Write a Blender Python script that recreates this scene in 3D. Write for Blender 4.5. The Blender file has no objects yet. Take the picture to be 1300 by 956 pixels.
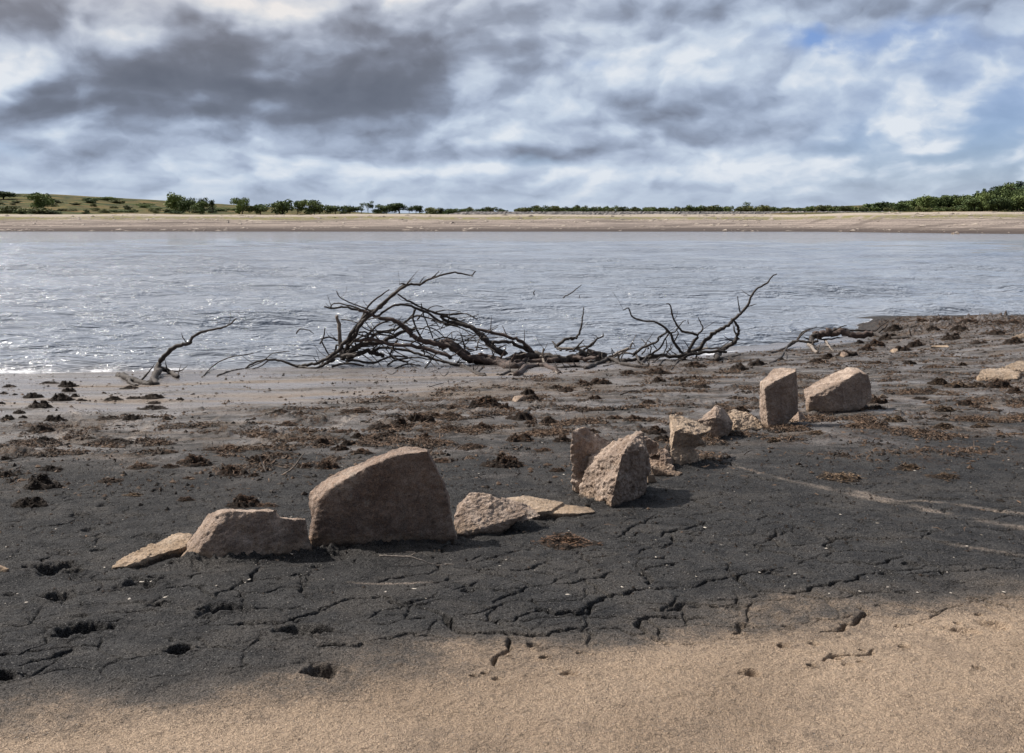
import bpy, bmesh, math, random
import numpy as np
from mathutils import Vector
R = math.radians
rng = np.random.default_rng(7)
random.seed(7)
scene = bpy.context.scene
col = scene.collection

# ------------------------------------------------------------------ camera
F = 1264.0; CX = 650.0; CY = 433.0; CZ = 3.0
PITCH = math.atan(150.0 / F)
cam_d = bpy.data.cameras.new('camera'); cam = bpy.data.objects.new('camera', cam_d); col.objects.link(cam)
cam.location = (0, 0, CZ); cam.rotation_euler = (R(90) - PITCH, 0, 0)
cam_d.lens = F / 1300 * 36; cam_d.sensor_width = 36; cam_d.sensor_fit = 'HORIZONTAL'
cam_d.shift_y = -45 / 1300; cam_d.clip_end = 12000; cam_d.clip_start = 0.05
scene.camera = cam
FW = np.array([0, math.cos(PITCH), -math.sin(PITCH)]); UP = np.array([0, math.sin(PITCH), math.cos(PITCH)])
def ray(px, py):
    d = FW * F + UP * (CY - py); d[0] = px - CX
    return d / d[1]                       # per metre of forward distance
def P(px, py, Y):
    d = ray(px, py)
    return np.array([d[0] * Y, Y, CZ + d[2] * Y])

# ------------------------------------------------------------------ noise
_perm = rng.permutation(512).astype(np.int64)
_g2 = np.stack([np.cos(np.arange(512) * 2.399), np.sin(np.arange(512) * 2.399)], 1)
_g3 = rng.normal(size=(512, 3)); _g3 /= np.linalg.norm(_g3, axis=1)[:, None]
def perlin2(x, y, s=0):
    x = np.asarray(x, float) + s * 17.13; y = np.asarray(y, float) + s * 9.71
    xi = np.floor(x).astype(np.int64); yi = np.floor(y).astype(np.int64)
    xf = x - xi; yf = y - yi
    u = xf * xf * xf * (xf * (xf * 6 - 15) + 10); v = yf * yf * yf * (yf * (yf * 6 - 15) + 10)
    def g(dx, dy):
        k = _perm[(_perm[(xi + dx) & 511] + yi + dy) & 511]
        return _g2[k, 0] * (xf - dx) + _g2[k, 1] * (yf - dy)
    a = g(0, 0); b = g(1, 0); c = g(0, 1); d = g(1, 1)
    return (a + (b - a) * u) * (1 - v) + (c + (d - c) * u) * v
def fbm2(x, y, o=4, s=0, gain=.5):
    r = 0; a = 1.0; f = 1.0
    for i in range(o):
        r = r + a * perlin2(x * f, y * f, s + i * 3); a *= gain; f *= 2.03
    return r
def perlin3(p, s=0):
    p = p + s * 11.3
    i = np.floor(p).astype(np.int64); f = p - i
    w = f * f * f * (f * (f * 6 - 15) + 10)
    r = 0
    for dx in (0, 1):
        for dy in (0, 1):
            for dz in (0, 1):
                k = _perm[(_perm[(_perm[(i[:, 0] + dx) & 511] + i[:, 1] + dy) & 511] + i[:, 2] + dz) & 511]
                gr = _g3[k]
                dot = gr[:, 0] * (f[:, 0] - dx) + gr[:, 1] * (f[:, 1] - dy) + gr[:, 2] * (f[:, 2] - dz)
                ww = (w[:, 0] if dx else 1 - w[:, 0]) * (w[:, 1] if dy else 1 - w[:, 1]) * (w[:, 2] if dz else 1 - w[:, 2])
                r = r + dot * ww
    return r
def fbm3(p, o=4, s=0, gain=.5):
    r = 0; a = 1.0; f = 1.0
    for i in range(o):
        r = r + a * perlin3(p * f, s + i * 3); a *= gain; f *= 2.03
    return r
def sstep(a, b, x):
    t = np.clip((x - a) / (b - a), 0, 1); return t * t * (3 - 2 * t)

# ------------------------------------------------------------------ shore shape
SHX = [-200, -60, -14, -6, 0, 4, 7, 9.2, 10.6, 12, 20, 60, 200]
SHY = [60, 26, 19.6, 20.1, 21.6, 22.6, 24.2, 25.6, 29.0, 31, 31.6, 40, 70]
def shore(x): return np.interp(x, SHX, SHY)
def gsmooth(x, y):
    x = np.asarray(x, float); y = np.asarray(y, float)
    ys = shore(x); t = y / ys
    z = 1.4 * (1 - t)
    z = np.where(t > 1, np.maximum(-1.4 * (t - 1) * 1.2, -3.0), z)
    z = np.where(y < 0, 1.4 - 0.05 * y, z)
    fade = sstep(1.25, .9, t)
    z = z + fade * (0.05 * perlin2(x * .35, y * .35, 2) + 0.022 * perlin2(x * 1.1, y * 1.1, 5))
    # low spit of debris on the right
    sp = np.exp(-((x - 14) / 4.5) ** 2 - ((y - 28.3) / 3.2) ** 2)
    z = z + .16 * sp * (1 + perlin2(x * .9, y * .5, 8)) + .05 * np.exp(-((x - 11.5) / 2) ** 2 - ((y - 26.0) / 1.8) ** 2)
    return z
def ground_hit(px, py):
    d = ray(px, py)
    Y = np.concatenate([np.arange(2.0, 12, .01), np.arange(12, 60, .025)])
    k = np.nonzero(CZ + d[2] * Y <= gsmooth(d[0] * Y, Y))[0]
    return float(Y[k[0]]) if len(k) else 60.0
_gh = {}
def GH(px, py):
    k = (round(px), round(py))
    if k not in _gh: _gh[k] = ground_hit(px, py)
    return _gh[k]
def G(px, py): return P(px, py, GH(px, py))

# ------------------------------------------------------------------ tagging and mesh helpers
def tag(o, label=None, cat=None, group=None, kind=None):
    if label: o['label'] = label
    if cat: o['category'] = cat
    if group: o['group'] = group
    if kind: o['kind'] = kind
    return o
def link(name, me, mat=None, parent=None):
    o = bpy.data.objects.new(name, me); col.objects.link(o)
    if mat and me and not me.materials: me.materials.append(mat)
    if parent: o.parent = parent
    return o
def empty(name, loc, label, cat, group=None):
    o = bpy.data.objects.new(name, None); col.objects.link(o); o.location = loc
    o.empty_display_size = .1
    return tag(o, label, cat, group)
def mesh_np(name, v, f, smooth=True):
    """v (n,3), f (m,k) constant-size faces"""
    me = bpy.data.meshes.new(name); v = np.asarray(v, np.float32); f = np.asarray(f, np.int32)
    k = f.shape[1]
    me.vertices.add(len(v)); me.vertices.foreach_set('co', v.ravel())
    me.loops.add(f.size); me.loops.foreach_set('vertex_index', f.ravel())
    me.polygons.add(len(f)); me.polygons.foreach_set('loop_start', np.arange(0, f.size, k, dtype=np.int32))
    me.polygons.foreach_set('loop_total', np.full(len(f), k, np.int32))
    me.update(calc_edges=True); me.validate()
    me.polygons.foreach_set('use_smooth', np.full(len(me.polygons), smooth))
    return me
def attr(me, name, a):
    at = me.attributes.new(name, 'FLOAT', 'POINT'); at.data.foreach_set('value', np.asarray(a, np.float32).ravel())
def grid_faces(nr, nc):
    i = np.arange(nr - 1)[:, None] * nc + np.arange(nc - 1)[None, :]
    return np.stack([i, i + 1, i + nc + 1, i + nc], -1).reshape(-1, 4)

# ------------------------------------------------------------------ node helper
class NT:
    def __init__(s, nt): s.nt = nt; nt.nodes.clear()
    def n(s, typ, ins=None, out=0, **props):
        nd = s.nt.nodes.new(typ)
        for k, v in props.items(): setattr(nd, k, v)
        for k, v in (ins or {}).items(): s.set(nd.inputs[k], v)
        return nd.outputs[out] if out is not None else nd
    def set(s, sock, v):
        if isinstance(v, bpy.types.NodeSocket): s.nt.links.new(v, sock)
        else:
            if sock.type == 'RGBA' and len(v) == 3: v = (*v, 1)
            sock.default_value = v
    def m(s, op, a, b=0.0, c=None, clamp=False):
        ins = {0: a, 1: b}
        if c is not None: ins[2] = c
        return s.n('ShaderNodeMath', ins, operation=op, use_clamp=clamp)
    def v(s, op, a, b=(0, 0, 0), c=None, out=0):
        ins = {0: a, 1: b}
        if c is not None: ins[2] = c
        return s.n('ShaderNodeVectorMath', ins, operation=op, out=out)
    def mix(s, f, a, b, mode='MIX'):
        return s.n('ShaderNodeMix', {0: f, 6: a, 7: b}, out=2, data_type='RGBA', blend_type=mode)
    def noise(s, vec, scale, detail=3, rough=.5, dist=0, out=0, w=None):
        return s.n('ShaderNodeTexNoise', {'Vector': vec, 'Scale': scale, 'Detail': detail, 'Roughness': rough, 'Distortion': dist}, out=out)
    def mr(s, x, a, b, c=0.0, d=1.0, smooth=True):
        return s.n('ShaderNodeMapRange', {0: x, 1: a, 2: b, 3: c, 4: d}, interpolation_type='SMOOTHSTEP' if smooth else 'LINEAR')
    def at(s, name): return s.n('ShaderNodeAttribute', attribute_name=name, out=2)
def material(name):
    m = bpy.data.materials.new(name); m.use_nodes = True
    return m, NT(m.node_tree)
def finish(t, colr, rough=.8, normal=None, spec=.5, **kw):
    ins = {'Base Color': colr, 'Roughness': rough, 'Specular IOR Level': spec}
    if normal is not None: ins['Normal'] = normal
    ins.update(kw)
    b = t.n('ShaderNodeBsdfPrincipled', ins)
    t.n('ShaderNodeOutputMaterial', {0: b}, out=None)
def bump(t, h, strength=1.0, dist=.01, normal=None):
    ins = {'Height': h, 'Strength': strength, 'Distance': dist}
    if normal is not None: ins['Normal'] = normal
    return t.n('ShaderNodeBump', ins)

# ------------------------------------------------------------------ sun and sky
SUN_AZ = R(-66); SUN_EL = R(47)           # azimuth measured from the view direction, left of it
sd = Vector((math.sin(SUN_AZ) * math.cos(SUN_EL), math.cos(SUN_AZ) * math.cos(SUN_EL), math.sin(SUN_EL)))
sl = bpy.data.lights.new('sun', 'SUN'); sl.energy = 5.0; sl.angle = R(.6); sl.color = (1.0, .93, .84)
so = bpy.data.objects.new('sun', sl); col.objects.link(so)
so.rotation_euler = sd.to_track_quat('Z', 'Y').to_euler(); so.location = (-20, 20, 40)

world = bpy.data.worlds.new('World'); scene.world = world; world.use_nodes = True
def AE(px, py):
    d = ray(px, py); return math.atan2(d[0], d[1]), math.atan2(d[2], math.hypot(d[0], d[1]))
world.cycles.sampling_method = 'MANUAL'; world.cycles.sample_map_resolution = 256
RELK = 1.4
def build_world():
    t = NT(world.node_tree)
    tc = t.n('ShaderNodeTexCoord', out=0)
    sep = t.n('ShaderNodeSeparateXYZ', {0: tc}, out=None)
    dx, dy, dz = sep.outputs
    az = t.m('ARCTAN2', dx, dy)
    hyp = t.m('SQRT', t.m('ADD', t.m('MULTIPLY', dx, dx), t.m('MULTIPLY', dy, dy)))
    el = t.m('ARCTAN2', dz, hyp)
    # flattened cloud-deck coordinates
    k = t.m('DIVIDE', 1.0, t.m('ADD', t.m('MAXIMUM', dz, 0.0), .15))
    deck = t.n('ShaderNodeCombineXYZ', {0: t.m('MULTIPLY', dx, k), 1: t.m('MULTIPLY', dy, k), 2: 0.3})
    ang = t.n('ShaderNodeCombineXYZ', {0: az, 1: t.m('MULTIPLY', t.m('POWER', t.m('MAXIMUM', el, 0.0001), .8), 1.35), 2: 0.3})
    w1 = t.noise(ang, 5.5, 4, .58, out=1)
    w = t.v('SUBTRACT', w1, (.5, .5, .5))
    amp = t.n('ShaderNodeCombineXYZ', {0: .20, 1: t.mr(el, 0.0, .20, .045, .14, False), 2: 0.0})
    w = t.v('MULTIPLY', w, amp)
    pos = t.v('ADD', t.n('ShaderNodeCombineXYZ', {0: az, 1: el, 2: 0.0}), w)
    def field(blobs, base):
        acc = base
        for (px, py, rx, ry, wt) in blobs:
            a, e = AE(px, py); sx = F / rx / 1.9; sy = F / ry / 1.9
            q = t.v('MULTIPLY_ADD', pos, (sx, sy, 0), (-a * sx, -e * sy, 0))
            l = t.v('LENGTH', q, out=1)
            acc = t.m('ADD', acc, t.mr(l, 0.0, 1.0, wt, 0.0))
        return acc
    # relief of cloud heaps lit from upper left
    wn = t.v('MULTIPLY', t.v('SUBTRACT', t.noise(ang, 9.0, 4, .6, out=1), (.5, .5, .5)), (.10, .07, 0))
    pa = t.v('ADD', ang, wn); pb = t.v('ADD', pa, (-.010, .016, 0))
    def heap(vec, sc, d):
        v = t.n('ShaderNodeTexVoronoi', {'Vector': vec, 'Scale': sc, 'Detail': d, 'Roughness': .5}, feature='F1', normalize=True)
        return t.m('SUBTRACT', 1.0, v)
    relief = t.m('SUBTRACT', t.m('ADD', heap(pa, 12.0, 1.0), t.noise(pa, 7.5, 6, .52)), t.m('ADD', heap(pb, 12.0, 1.0), t.noise(pb, 7.5, 6, .52)))
    n3 = t.noise(pa, 10.0, 6, .54)
    # value blobs: x, y, rx, ry, weight
    V = [(330, 100, 330, 60, -.10), (120, 80, 160, 30, -.12), (470, 60, 60, 30, -.12), (620, 190, 60, 12, -.16), (150, 210, 90, 12, -.10), (380, 205, 90, 10, -.08), (870, 150, 60, 16, -.16), (960, 140, 60, 14, .14), (820, 150, 40, 10, .16), (640, 150, 40, 12, .16), (870, 210, 160, 14, .10), (440, 218, 160, 12, .12), (120, 178, 90, 8, .14), (250, 158, 60, 7, .16), (480, 180, 50, 8, .10), (720, 150, 60, 12, .10), (1010, 60, 120, 14, -.08), (50, 22, 125, 38, -.62), (330, 72, 215, 52, -.36), (330, 118, 240, 30, -.48), (245, 62, 60, 30, -.18), (600, 62, 85, 42, -.42),
         (470, 105, 90, 26, -.2), (70, 134, 150, 24, -.34), (225, 192, 130, 18, -.2), (530, 192, 110, 18, -.22), (330, 160, 200, 18, -.16),
         (810, 122, 110, 36, -.3), (800, 165, 150, 16, -.2), (700, 192, 90, 12, -.24), (1000, 150, 75, 36, -.2), (1040, 185, 80, 12, -.1), (690, 45, 60, 14, -.16),
         (1230, 14, 260, 24, -.26), (900, 2, 240, 14, -.18), (560, 150, 90, 18, -.1), (50, 210, 120, 12, -.06), (640, 235, 200, 10, -.05), (20, 170, 120, 12, -.12),
         (150, 34, 62, 30, .75), (8, 80, 55, 32, .75), (300, 20, 60, 14, .25), (325, 84, 75, 10, .4), (200, 124, 150, 9, .34), (430, 12, 190, 20, .30), (420, 155, 60, 7, .12),
         (545, 112, 60, 18, .2), (688, 118, 85, 30, .3), (780, 96, 70, 18, .3), (740, 178, 110, 10, .22), (590, 165, 50, 14, .26), (640, 90, 50, 16, .2),
         (1090, 128, 80, 24, .06), (905, 176, 70, 14, .24), (860, 40, 190, 18, .2), (930, 80, 90, 26, .2), (1035, 100, 80, 12, .16), (1160, 187, 26, 9, .3), (1292, 182, 30, 20, .2), (1140, 170, 90, 9, .12),
         (300, 218, 420, 22, .08), (700, 218, 260, 20, .06), (960, 200, 80, 18, .16), (300, 232, 200, 9, .02), (1030, 215, 60, 14, .14)]
    val = field(V, .70)
    val = t.m('ADD', val, t.m('MULTIPLY', relief, RELK))
    val = t.m('ADD', val, t.m('MULTIPLY', t.m('SUBTRACT', n3, .5), .70))
    n4 = t.noise(ang, 21.0, 4, .6)
    val = t.m('ADD', val, t.m('MULTIPLY', t.m('SUBTRACT', n4, .5), .24))
    # colour of the cloud at that value
    ramp = t.n('ShaderNodeValToRGB', {0: t.m('MULTIPLY_ADD', val, .68, .32)}, out=None); cr = ramp.color_ramp
    cr.elements[0].position = 0.0; cr.elements[0].color = (.115, .128, .165, 1)
    cr.elements[1].position = 1.0; cr.elements[1].color = (.70, .715, .75, 1)
    for p_, c_ in ((0, (.150, .165, .208)), (.2, (.185, .205, .262)), (.45, (.285, .325, .415)), (.62, (.39, .44, .545)), (.8, (.52, .575, .665))):
        e_ = cr.elements.new(.32 + .68 * p_); e_.color = (*c_, 1)
    cl = ramp.outputs[0]
    # warmer grey high on the left
    cl = t.mix(1.0, cl, (.955, 1.0, 1.035, 1), 'MULTIPLY')
    warm = t.m('MULTIPLY', t.mr(el, .10, .23), t.mr(az, .3, -.35))
    cl = t.mix(warm, cl, t.mix(1.0, cl, (1.16, 1.02, .90, 1), 'MULTIPLY'))
    # blue openings
    B = [(992, 66, 34, 10, .75), (1075, 64, 110, 12, .5), (762, 82, 24, 9, .3), (1190, 206, 170, 34, .6), (1270, 150, 110, 30, .35), (1230, 110, 170, 50, .35), (0, 205, 40, 8, .3), (655, 205, 30, 8, .4)]
    hole = field(B, 0.0)
    hole = t.m('MULTIPLY', hole, t.mr(val, 1.0, .62))
    sky = t.n('ShaderNodeTexSky', sky_type='NISHITA', sun_disc=False, sun_elevation=SUN_EL, sun_rotation=SUN_AZ, altitude=200, air_density=1.0, dust_density=1.0)
    skyc = t.mix(1.0, sky, (.066, .078, .112, 1), 'MULTIPLY')
    c = t.mix(t.m('MINIMUM', hole, .92), cl, skyc)
    # pale air along the horizon
    c = t.mix(t.mr(el, .055, -.005, 0, .62), c, (.44, .51, .61, 1))
    # unseen sky overhead and behind the camera, darkened to keep stone fronts shaded
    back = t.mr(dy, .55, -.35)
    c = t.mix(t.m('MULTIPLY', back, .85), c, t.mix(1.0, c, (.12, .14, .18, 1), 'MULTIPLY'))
    # glow added around the sun, out of frame, to brighten the water
    sdot = t.v('DOT_PRODUCT', tc, tuple(sd), out=1)
    glow = t.m('MULTIPLY', t.m('POWER', t.mr(sdot, .62, 1.0, 0, 1, False), 2.0), 1.5)
    c = t.v('ADD', c, t.n('ShaderNodeCombineXYZ', {0: glow, 1: t.m('MULTIPLY', glow, .96), 2: t.m('MULTIPLY', glow, .9)}))
    c = t.mix(t.mr(dz, -.002, -.04), c, (.05, .05, .05, 1))
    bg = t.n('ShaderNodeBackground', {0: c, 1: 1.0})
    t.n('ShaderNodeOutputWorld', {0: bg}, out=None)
build_world()

# ------------------------------------------------------------------ materials
def mat_ground():
    m, t = material('shore_mud')
    co = t.n('ShaderNodeTexCoord', out=3)
    big = t.noise(co, .8, 3, .6); med = t.noise(co, 6, 5, .62); fine = t.noise(co, 45, 3, .65); grain = t.noise(co, 230, 1, .7)
    sand, wet, streak, rust, mid, tan = (t.at(k) for k in ('sand', 'wet', 'streak', 'rust', 'mid', 'tan'))
    mud = t.mix(t.mr(med, .3, .72), (.022, .022, .024), (.058, .056, .056))
    mud = t.mix(t.m('MULTIPLY', t.mr(t.noise(co, 1.7, 5, .7), .46, .64), .75), mud, (.078, .071, .066))
    midc = t.mix(t.mr(med, .32, .7), (.040, .037, .036), (.25, .225, .21))
    c = t.mix(t.m('MULTIPLY', mid, t.mr(t.noise(co, 2.3, 4, .65), .30, .62, .35, 1.0)), mud, midc)
    rc = t.mix(t.mr(fine, .35, .65), (.022, .014, .011), (.115, .066, .040))
    c = t.mix(t.m('MULTIPLY', rust, t.mr(t.noise(co, 14, 3, .7), .45, .58)), c, rc)
    wc = t.mix(t.mr(t.noise(t.v('MULTIPLY', co, (.6, 3.0, 1)), 1.2, 3, .6), .35, .7), (.13, .118, .118), (.22, .20, .195))
    c = t.mix(wet, c, wc)
    c = t.mix(t.m('MULTIPLY', tan, t.mr(fine, .25, .6)), c, (.25, .185, .135))
    sc = t.mix(t.mr(big, .3, .7), (.31, .232, .168), (.48, .362, .265))
    sc = t.mix(t.m('MULTIPLY', t.mr(t.noise(co, 3.2, 5, .7), .50, .66), .40), sc, (.17, .135, .108))
    sc = t.mix(t.m('MULTIPLY', t.mr(t.noise(co, 24, 4, .7), .54, .64), .35), sc, (.15, .12, .095))
    c = t.mix(t.mr(sand, .0, .45), c, t.mix(t.mr(med, .3, .7), (.085, .075, .068), (.125, .108, .095)))
    c = t.mix(t.mr(t.m('ADD', sand, t.m('MULTIPLY', t.m('SUBTRACT', fine, .5), .5)), .35, .95), c, sc)
    c = t.mix(t.m('MULTIPLY', streak, t.mr(fine, .25, .5)), c, (.26, .215, .18))
    g = t.mr(t.m('ADD', t.m('MULTIPLY', grain, .5), t.m('MULTIPLY', t.noise(co, 120, 1, .6), .5)), .38, .62, .05, 2.1, False)
    g = t.m('ADD', g, t.m('MULTIPLY', t.m('MULTIPLY', sand, .62), t.m('SUBTRACT', 1.0, g)))
    c = t.mix(1.0, c, t.n('ShaderNodeCombineXYZ', {0: g, 1: g, 2: g}), 'MULTIPLY')
    gs = t.m('MULTIPLY', t.mr(t.noise(co, 165, 1, .5), .52, .68), t.m('SUBTRACT', 1.0, sand))
    c = t.mix(t.m('MULTIPLY', gs, .55), c, (.15, .145, .14))
    # pale flecks of quartz and shell
    vo = t.n('ShaderNodeTexVoronoi', {'Vector': co, 'Scale': 62.0, 'Randomness': 1.0}, out=None)
    fleck = t.m('MULTIPLY', t.mr(vo.outputs['Distance'], .26, .16), t.mr(t.n('ShaderNodeSeparateXYZ', {0: vo.outputs['Color']}), .74, .80))
    fleck = t.m('MULTIPLY', fleck, t.m('SUBTRACT', 1.0, t.m('MULTIPLY', sand, .35)))
    c = t.mix(t.m('MULTIPLY', fleck, .8), c, (.26, .25, .24))
    vo2 = t.n('ShaderNodeTexVoronoi', {'Vector': co, 'Scale': 48.0, 'Randomness': 1.0}, out=None)
    fl2 = t.m('MULTIPLY', t.mr(vo2.outputs['Distance'], .16, .09), t.mr(t.n('ShaderNodeSeparateXYZ', {0: vo2.outputs['Color']}), .90, .94))
    c = t.mix(t.m('MULTIPLY', fl2, .7), c, (.42, .40, .37))
    h = t.m('ADD', t.m('MULTIPLY', fine, 1.5), t.m('MULTIPLY', grain, 1.0))
    h = t.m('ADD', h, t.m('MULTIPLY', med, 1.5))
    st = t.m('SUBTRACT', 1.0, t.m('MULTIPLY', wet, .88))
    nb = bump(t, h, st, .018)
    ro = t.mr(t.m('ADD', wet, t.m('MULTIPLY', t.m('SUBTRACT', big, .5), .5)), 0.0, 1.0, .68, .24)
    finish(t, c, ro, nb, t.mr(wet, 0, 1, .10, .6))
    return m
def mat_rock(name, dark, light, lichen=(.30, .20, .13), sc=1.0):
    m, t = material(name)
    co = t.n('ShaderNodeTexCoord', out=3)
    a = t.noise(co, 3.2 * sc, 6, .62, .4); b = t.noise(co, 22 * sc, 5, .7); g = t.noise(co, 150, 3, .75)
    c = t.mix(t.mr(a, .32, .68), dark, light)
    c = t.mix(t.m('MULTIPLY', t.mr(b, .46, .60), .65), c, lichen)
    c = t.mix(t.m('MULTIPLY', t.mr(t.noise(co, 48, 4, .7),   .55, .66), .35), c, tuple(x * .5 for x in dark))
    c = t.mix(t.m('MULTIPLY', t.mr(t.noise(co, 9, 6, .7, 1.0), .56, .68), .5), c, tuple(x * .45 for x in dark))
    c = t.mix(t.m('MULTIPLY', t.mr(t.noise(t.v('MULTIPLY', co, (1, 1, .22)), 11, 4, .65), .52, .66), .38), c, tuple(x * .55 for x in dark))
    c = t.mix(t.m('MULTIPLY', t.mr(t.noise(co, 7, 6, .75), .58, .64), .35), c, (.42, .39, .34))
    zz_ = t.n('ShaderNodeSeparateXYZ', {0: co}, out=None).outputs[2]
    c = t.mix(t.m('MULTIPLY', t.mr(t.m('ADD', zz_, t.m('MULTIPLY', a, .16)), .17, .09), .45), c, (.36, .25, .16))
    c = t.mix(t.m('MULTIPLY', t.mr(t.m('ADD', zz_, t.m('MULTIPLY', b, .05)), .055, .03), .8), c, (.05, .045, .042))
    v = t.n('ShaderNodeTexVoronoi', {'Vector': co, 'Scale': 230.0}, out=None)
    sp = t.n('ShaderNodeSeparateXYZ', {0: v.outputs['Color']}, out=None)
    c = t.mix(t.m('MULTIPLY', t.mr(sp.outputs[0], .80, .84), .4), c, (.035, .03, .028))
    c = t.mix(t.m('MULTIPLY', t.mr(sp.outputs[1], .86, .9), .28), c, (.48, .43, .38))
    gg = t.mr(g, .3, .7, .7, 1.3, False)
    c = t.mix(1.0, c, t.n('ShaderNodeCombineXYZ', {0: gg, 1: gg, 2: gg}), 'MULTIPLY')
    h = t.m('ADD', t.m('MULTIPLY', b, 1.6), t.m('MULTIPLY', g, .5))
    finish(t, c, .9, bump(t, h, 1.0, .018), .2)
    return m
def mat_simple(name, c1, c2, scale, rough=.85, b=.6, bd=.01, stretch=(1, 1, 1), spec=.3, c3=None):
    m, t = material(name)
    co = t.v('MULTIPLY', t.n('ShaderNodeTexCoord', out=3), stretch)
    n_ = t.noise(co, scale, 5, .65)
    c = t.mix(t.mr(n_, .32, .68), c1, c2)
    if c3: c = t.mix(t.mr(t.noise(co, scale * .23, 3, .6), .52, .66), c, c3)
    finish(t, c, rough, bump(t, n_, b, bd) if b else None, spec)
    return m
def mat_leaf(name, c1, c2, scale=.9):
    m, t = material(name)
    geo = t.n('ShaderNodeNewGeometry', out=None)
    oi = t.n('ShaderNodeObjectInfo', out=None)
    n_ = t.noise(geo.outputs['Position'], scale, 3, .6)
    ri = geo.outputs['Random Per Island']
    f = t.m('ADD', t.m('MULTIPLY', n_, .6), t.m('ADD', t.m('MULTIPLY', ri, .3), t.m('MULTIPLY', oi.outputs['Random'], .3)))
    c = t.mix(t.mr(f, .3, .85), c1, c2)
    finish(t, c, .7, None, .2)
    return m
M = {}
M['ground'] = mat_ground()
M['granite'] = mat_rock('weathered_granite', (.33, .250, .205), (.66, .53, .44), (.34, .245, .18))
M['granite_brown'] = mat_rock('brown_granite', (.20, .145, .120), (.50, .39, .32), (.34, .235, .175))
M['granite_pale'] = mat_rock('pale_granite', (.36, .275, .205), (.62, .49, .38), (.48, .35, .24))
M['bark'] = mat_simple('wet_dark_wood', (.020, .017, .016), (.070, .056, .049), 60, .75, .8, .01, (1, 1, .35), .4, (.085, .072, .064))
M['bark_red'] = mat_simple('peeled_reddish_wood', (.040, .028, .025), (.125, .086, .072), 30, .7, .9, .015, (.4, 1, 1), .4, (.035, .027, .025))
M['bark_pale'] = mat_simple('bleached_wood', (.13, .11, .095), (.32, .275, .24), 50, .8, .6, .006, (1, 1, .4))
M['weed'] = mat_leaf('dried_weed_fibres', (.022, .015, .012), (.19, .11, .068), 14)
M['weed_dark'] = mat_leaf('dark_peaty_weed', (.015, .012, .011), (.105, .075, .058), 14)
M['weed_tan'] = mat_leaf('straw_weed', (.05, .032, .020), (.30, .205, .13), 14)
M['peat'] = mat_simple('peat_lump', (.009, .007, .006), (.050, .034, .025), 40, .85, 1.0, .02)
M['litter'] = mat_leaf('strewn_litter', (.012, .010, .009), (.18, .115, .075), 2.5)
M['pebble'] = mat_leaf('pale_chips', (.20, .17, .14), (.55, .50, .44), 3)

# ------------------------------------------------------------------ near ground sheet
def zoom(x0, y0, s): return lambda pts: [(x0 + a / s, y0 + b / s) for a, b in pts]
Zbl = zoom(0, 640, 3.095); Zbm = zoom(400, 640, 2.826); Zbr = zoom(840, 580, 2.826)
CR = []   # cracks: (pixel points, width m, depth m)
for pts, w in [
    ([(80, 640), (130, 620), (210, 605), (290, 572)], 1.0), ([(100, 670), (150, 700)], .6), ([(640, 340), (750, 320), (830, 360), (845, 375)], .8),
    ([(850, 370), (920, 330), (990, 280), (1025, 248)], .9), ([(1180, 300), (1190, 325), (1235, 380)], .7), ([(880, 478), (1020, 470), (1110, 470), (1200, 440), (1300, 400)], .9),
    ([(570, 410), (650, 390)], .8), ([(400, 440), (640, 430)], .3)]: CR.append((Zbl(pts), w))
for pts, w in [
    ([(0, 390), (60, 365), (170, 340), (230, 335), (340, 355), (390, 345), (440, 320)], .8), ([(190, 410), (240, 380), (300, 375), (345, 355)], .9),
    ([(345, 355), (400, 375), (470, 405), (500, 450), (560, 465), (700, 470), (790, 470), (830, 475), (900, 460), (1000, 450), (1090, 450)], 1.3),
    ([(500, 308), (550, 295), (590, 280)], .7), ([(230, 280), (320, 262), (400, 250)], .9), ([(490, 410), (490, 440)], 1.2),
    ([(500, 230), (620, 240), (720, 240), (790, 225), (835, 195)], .8), ([(640, 362), (690, 325), (760, 300), (850, 292)], .7), ([(500, 405), (620, 375), (700, 350)], .4),
    ([(710, 425), (760, 400), (800, 385), (860, 398), (940, 395), (990, 355), (1060, 325), (1120, 325), (1200, 305), (1300, 300)], 1.2),
    ([(970, 275), (1010, 295), (1060, 325)], .7), ([(860, 290), (950, 275), (1090, 240)], .6), ([(1040, 125), (1110, 100), (1190, 55), (1230, 35)], .7),
    ([(1150, 190), (1220, 160), (1300, 145)], .5), ([(1160, 240), (1195, 255), (1195, 290)], 1.1), ([(1170, 240), (1240, 225), (1300, 215)], .7),
    ([(1200, 380), (1240, 390), (1300, 360)], 1.2), ([(1100, 455), (1150, 470), (1190, 465), (1155, 445), (1165, 425), (1210, 410), (1300, 405)], 1.1), ([(1190, 470), (1270, 510)], .5),
    ([(690, 475), (695, 500), (670, 540), (655, 590)], .9), ([(0, 510), (110, 505)], .9), ([(580, 215), (620, 200), (690, 185)], .5), ([(780, 345), (800, 370)], .4), ([(0, 165), (140, 190), (110, 215)], .5),
    ([(800, 80), (880, 70)], .7), ([(200, 490), (330, 470), (480, 488)], .5)]: CR.append((Zbm(pts), w))
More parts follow.
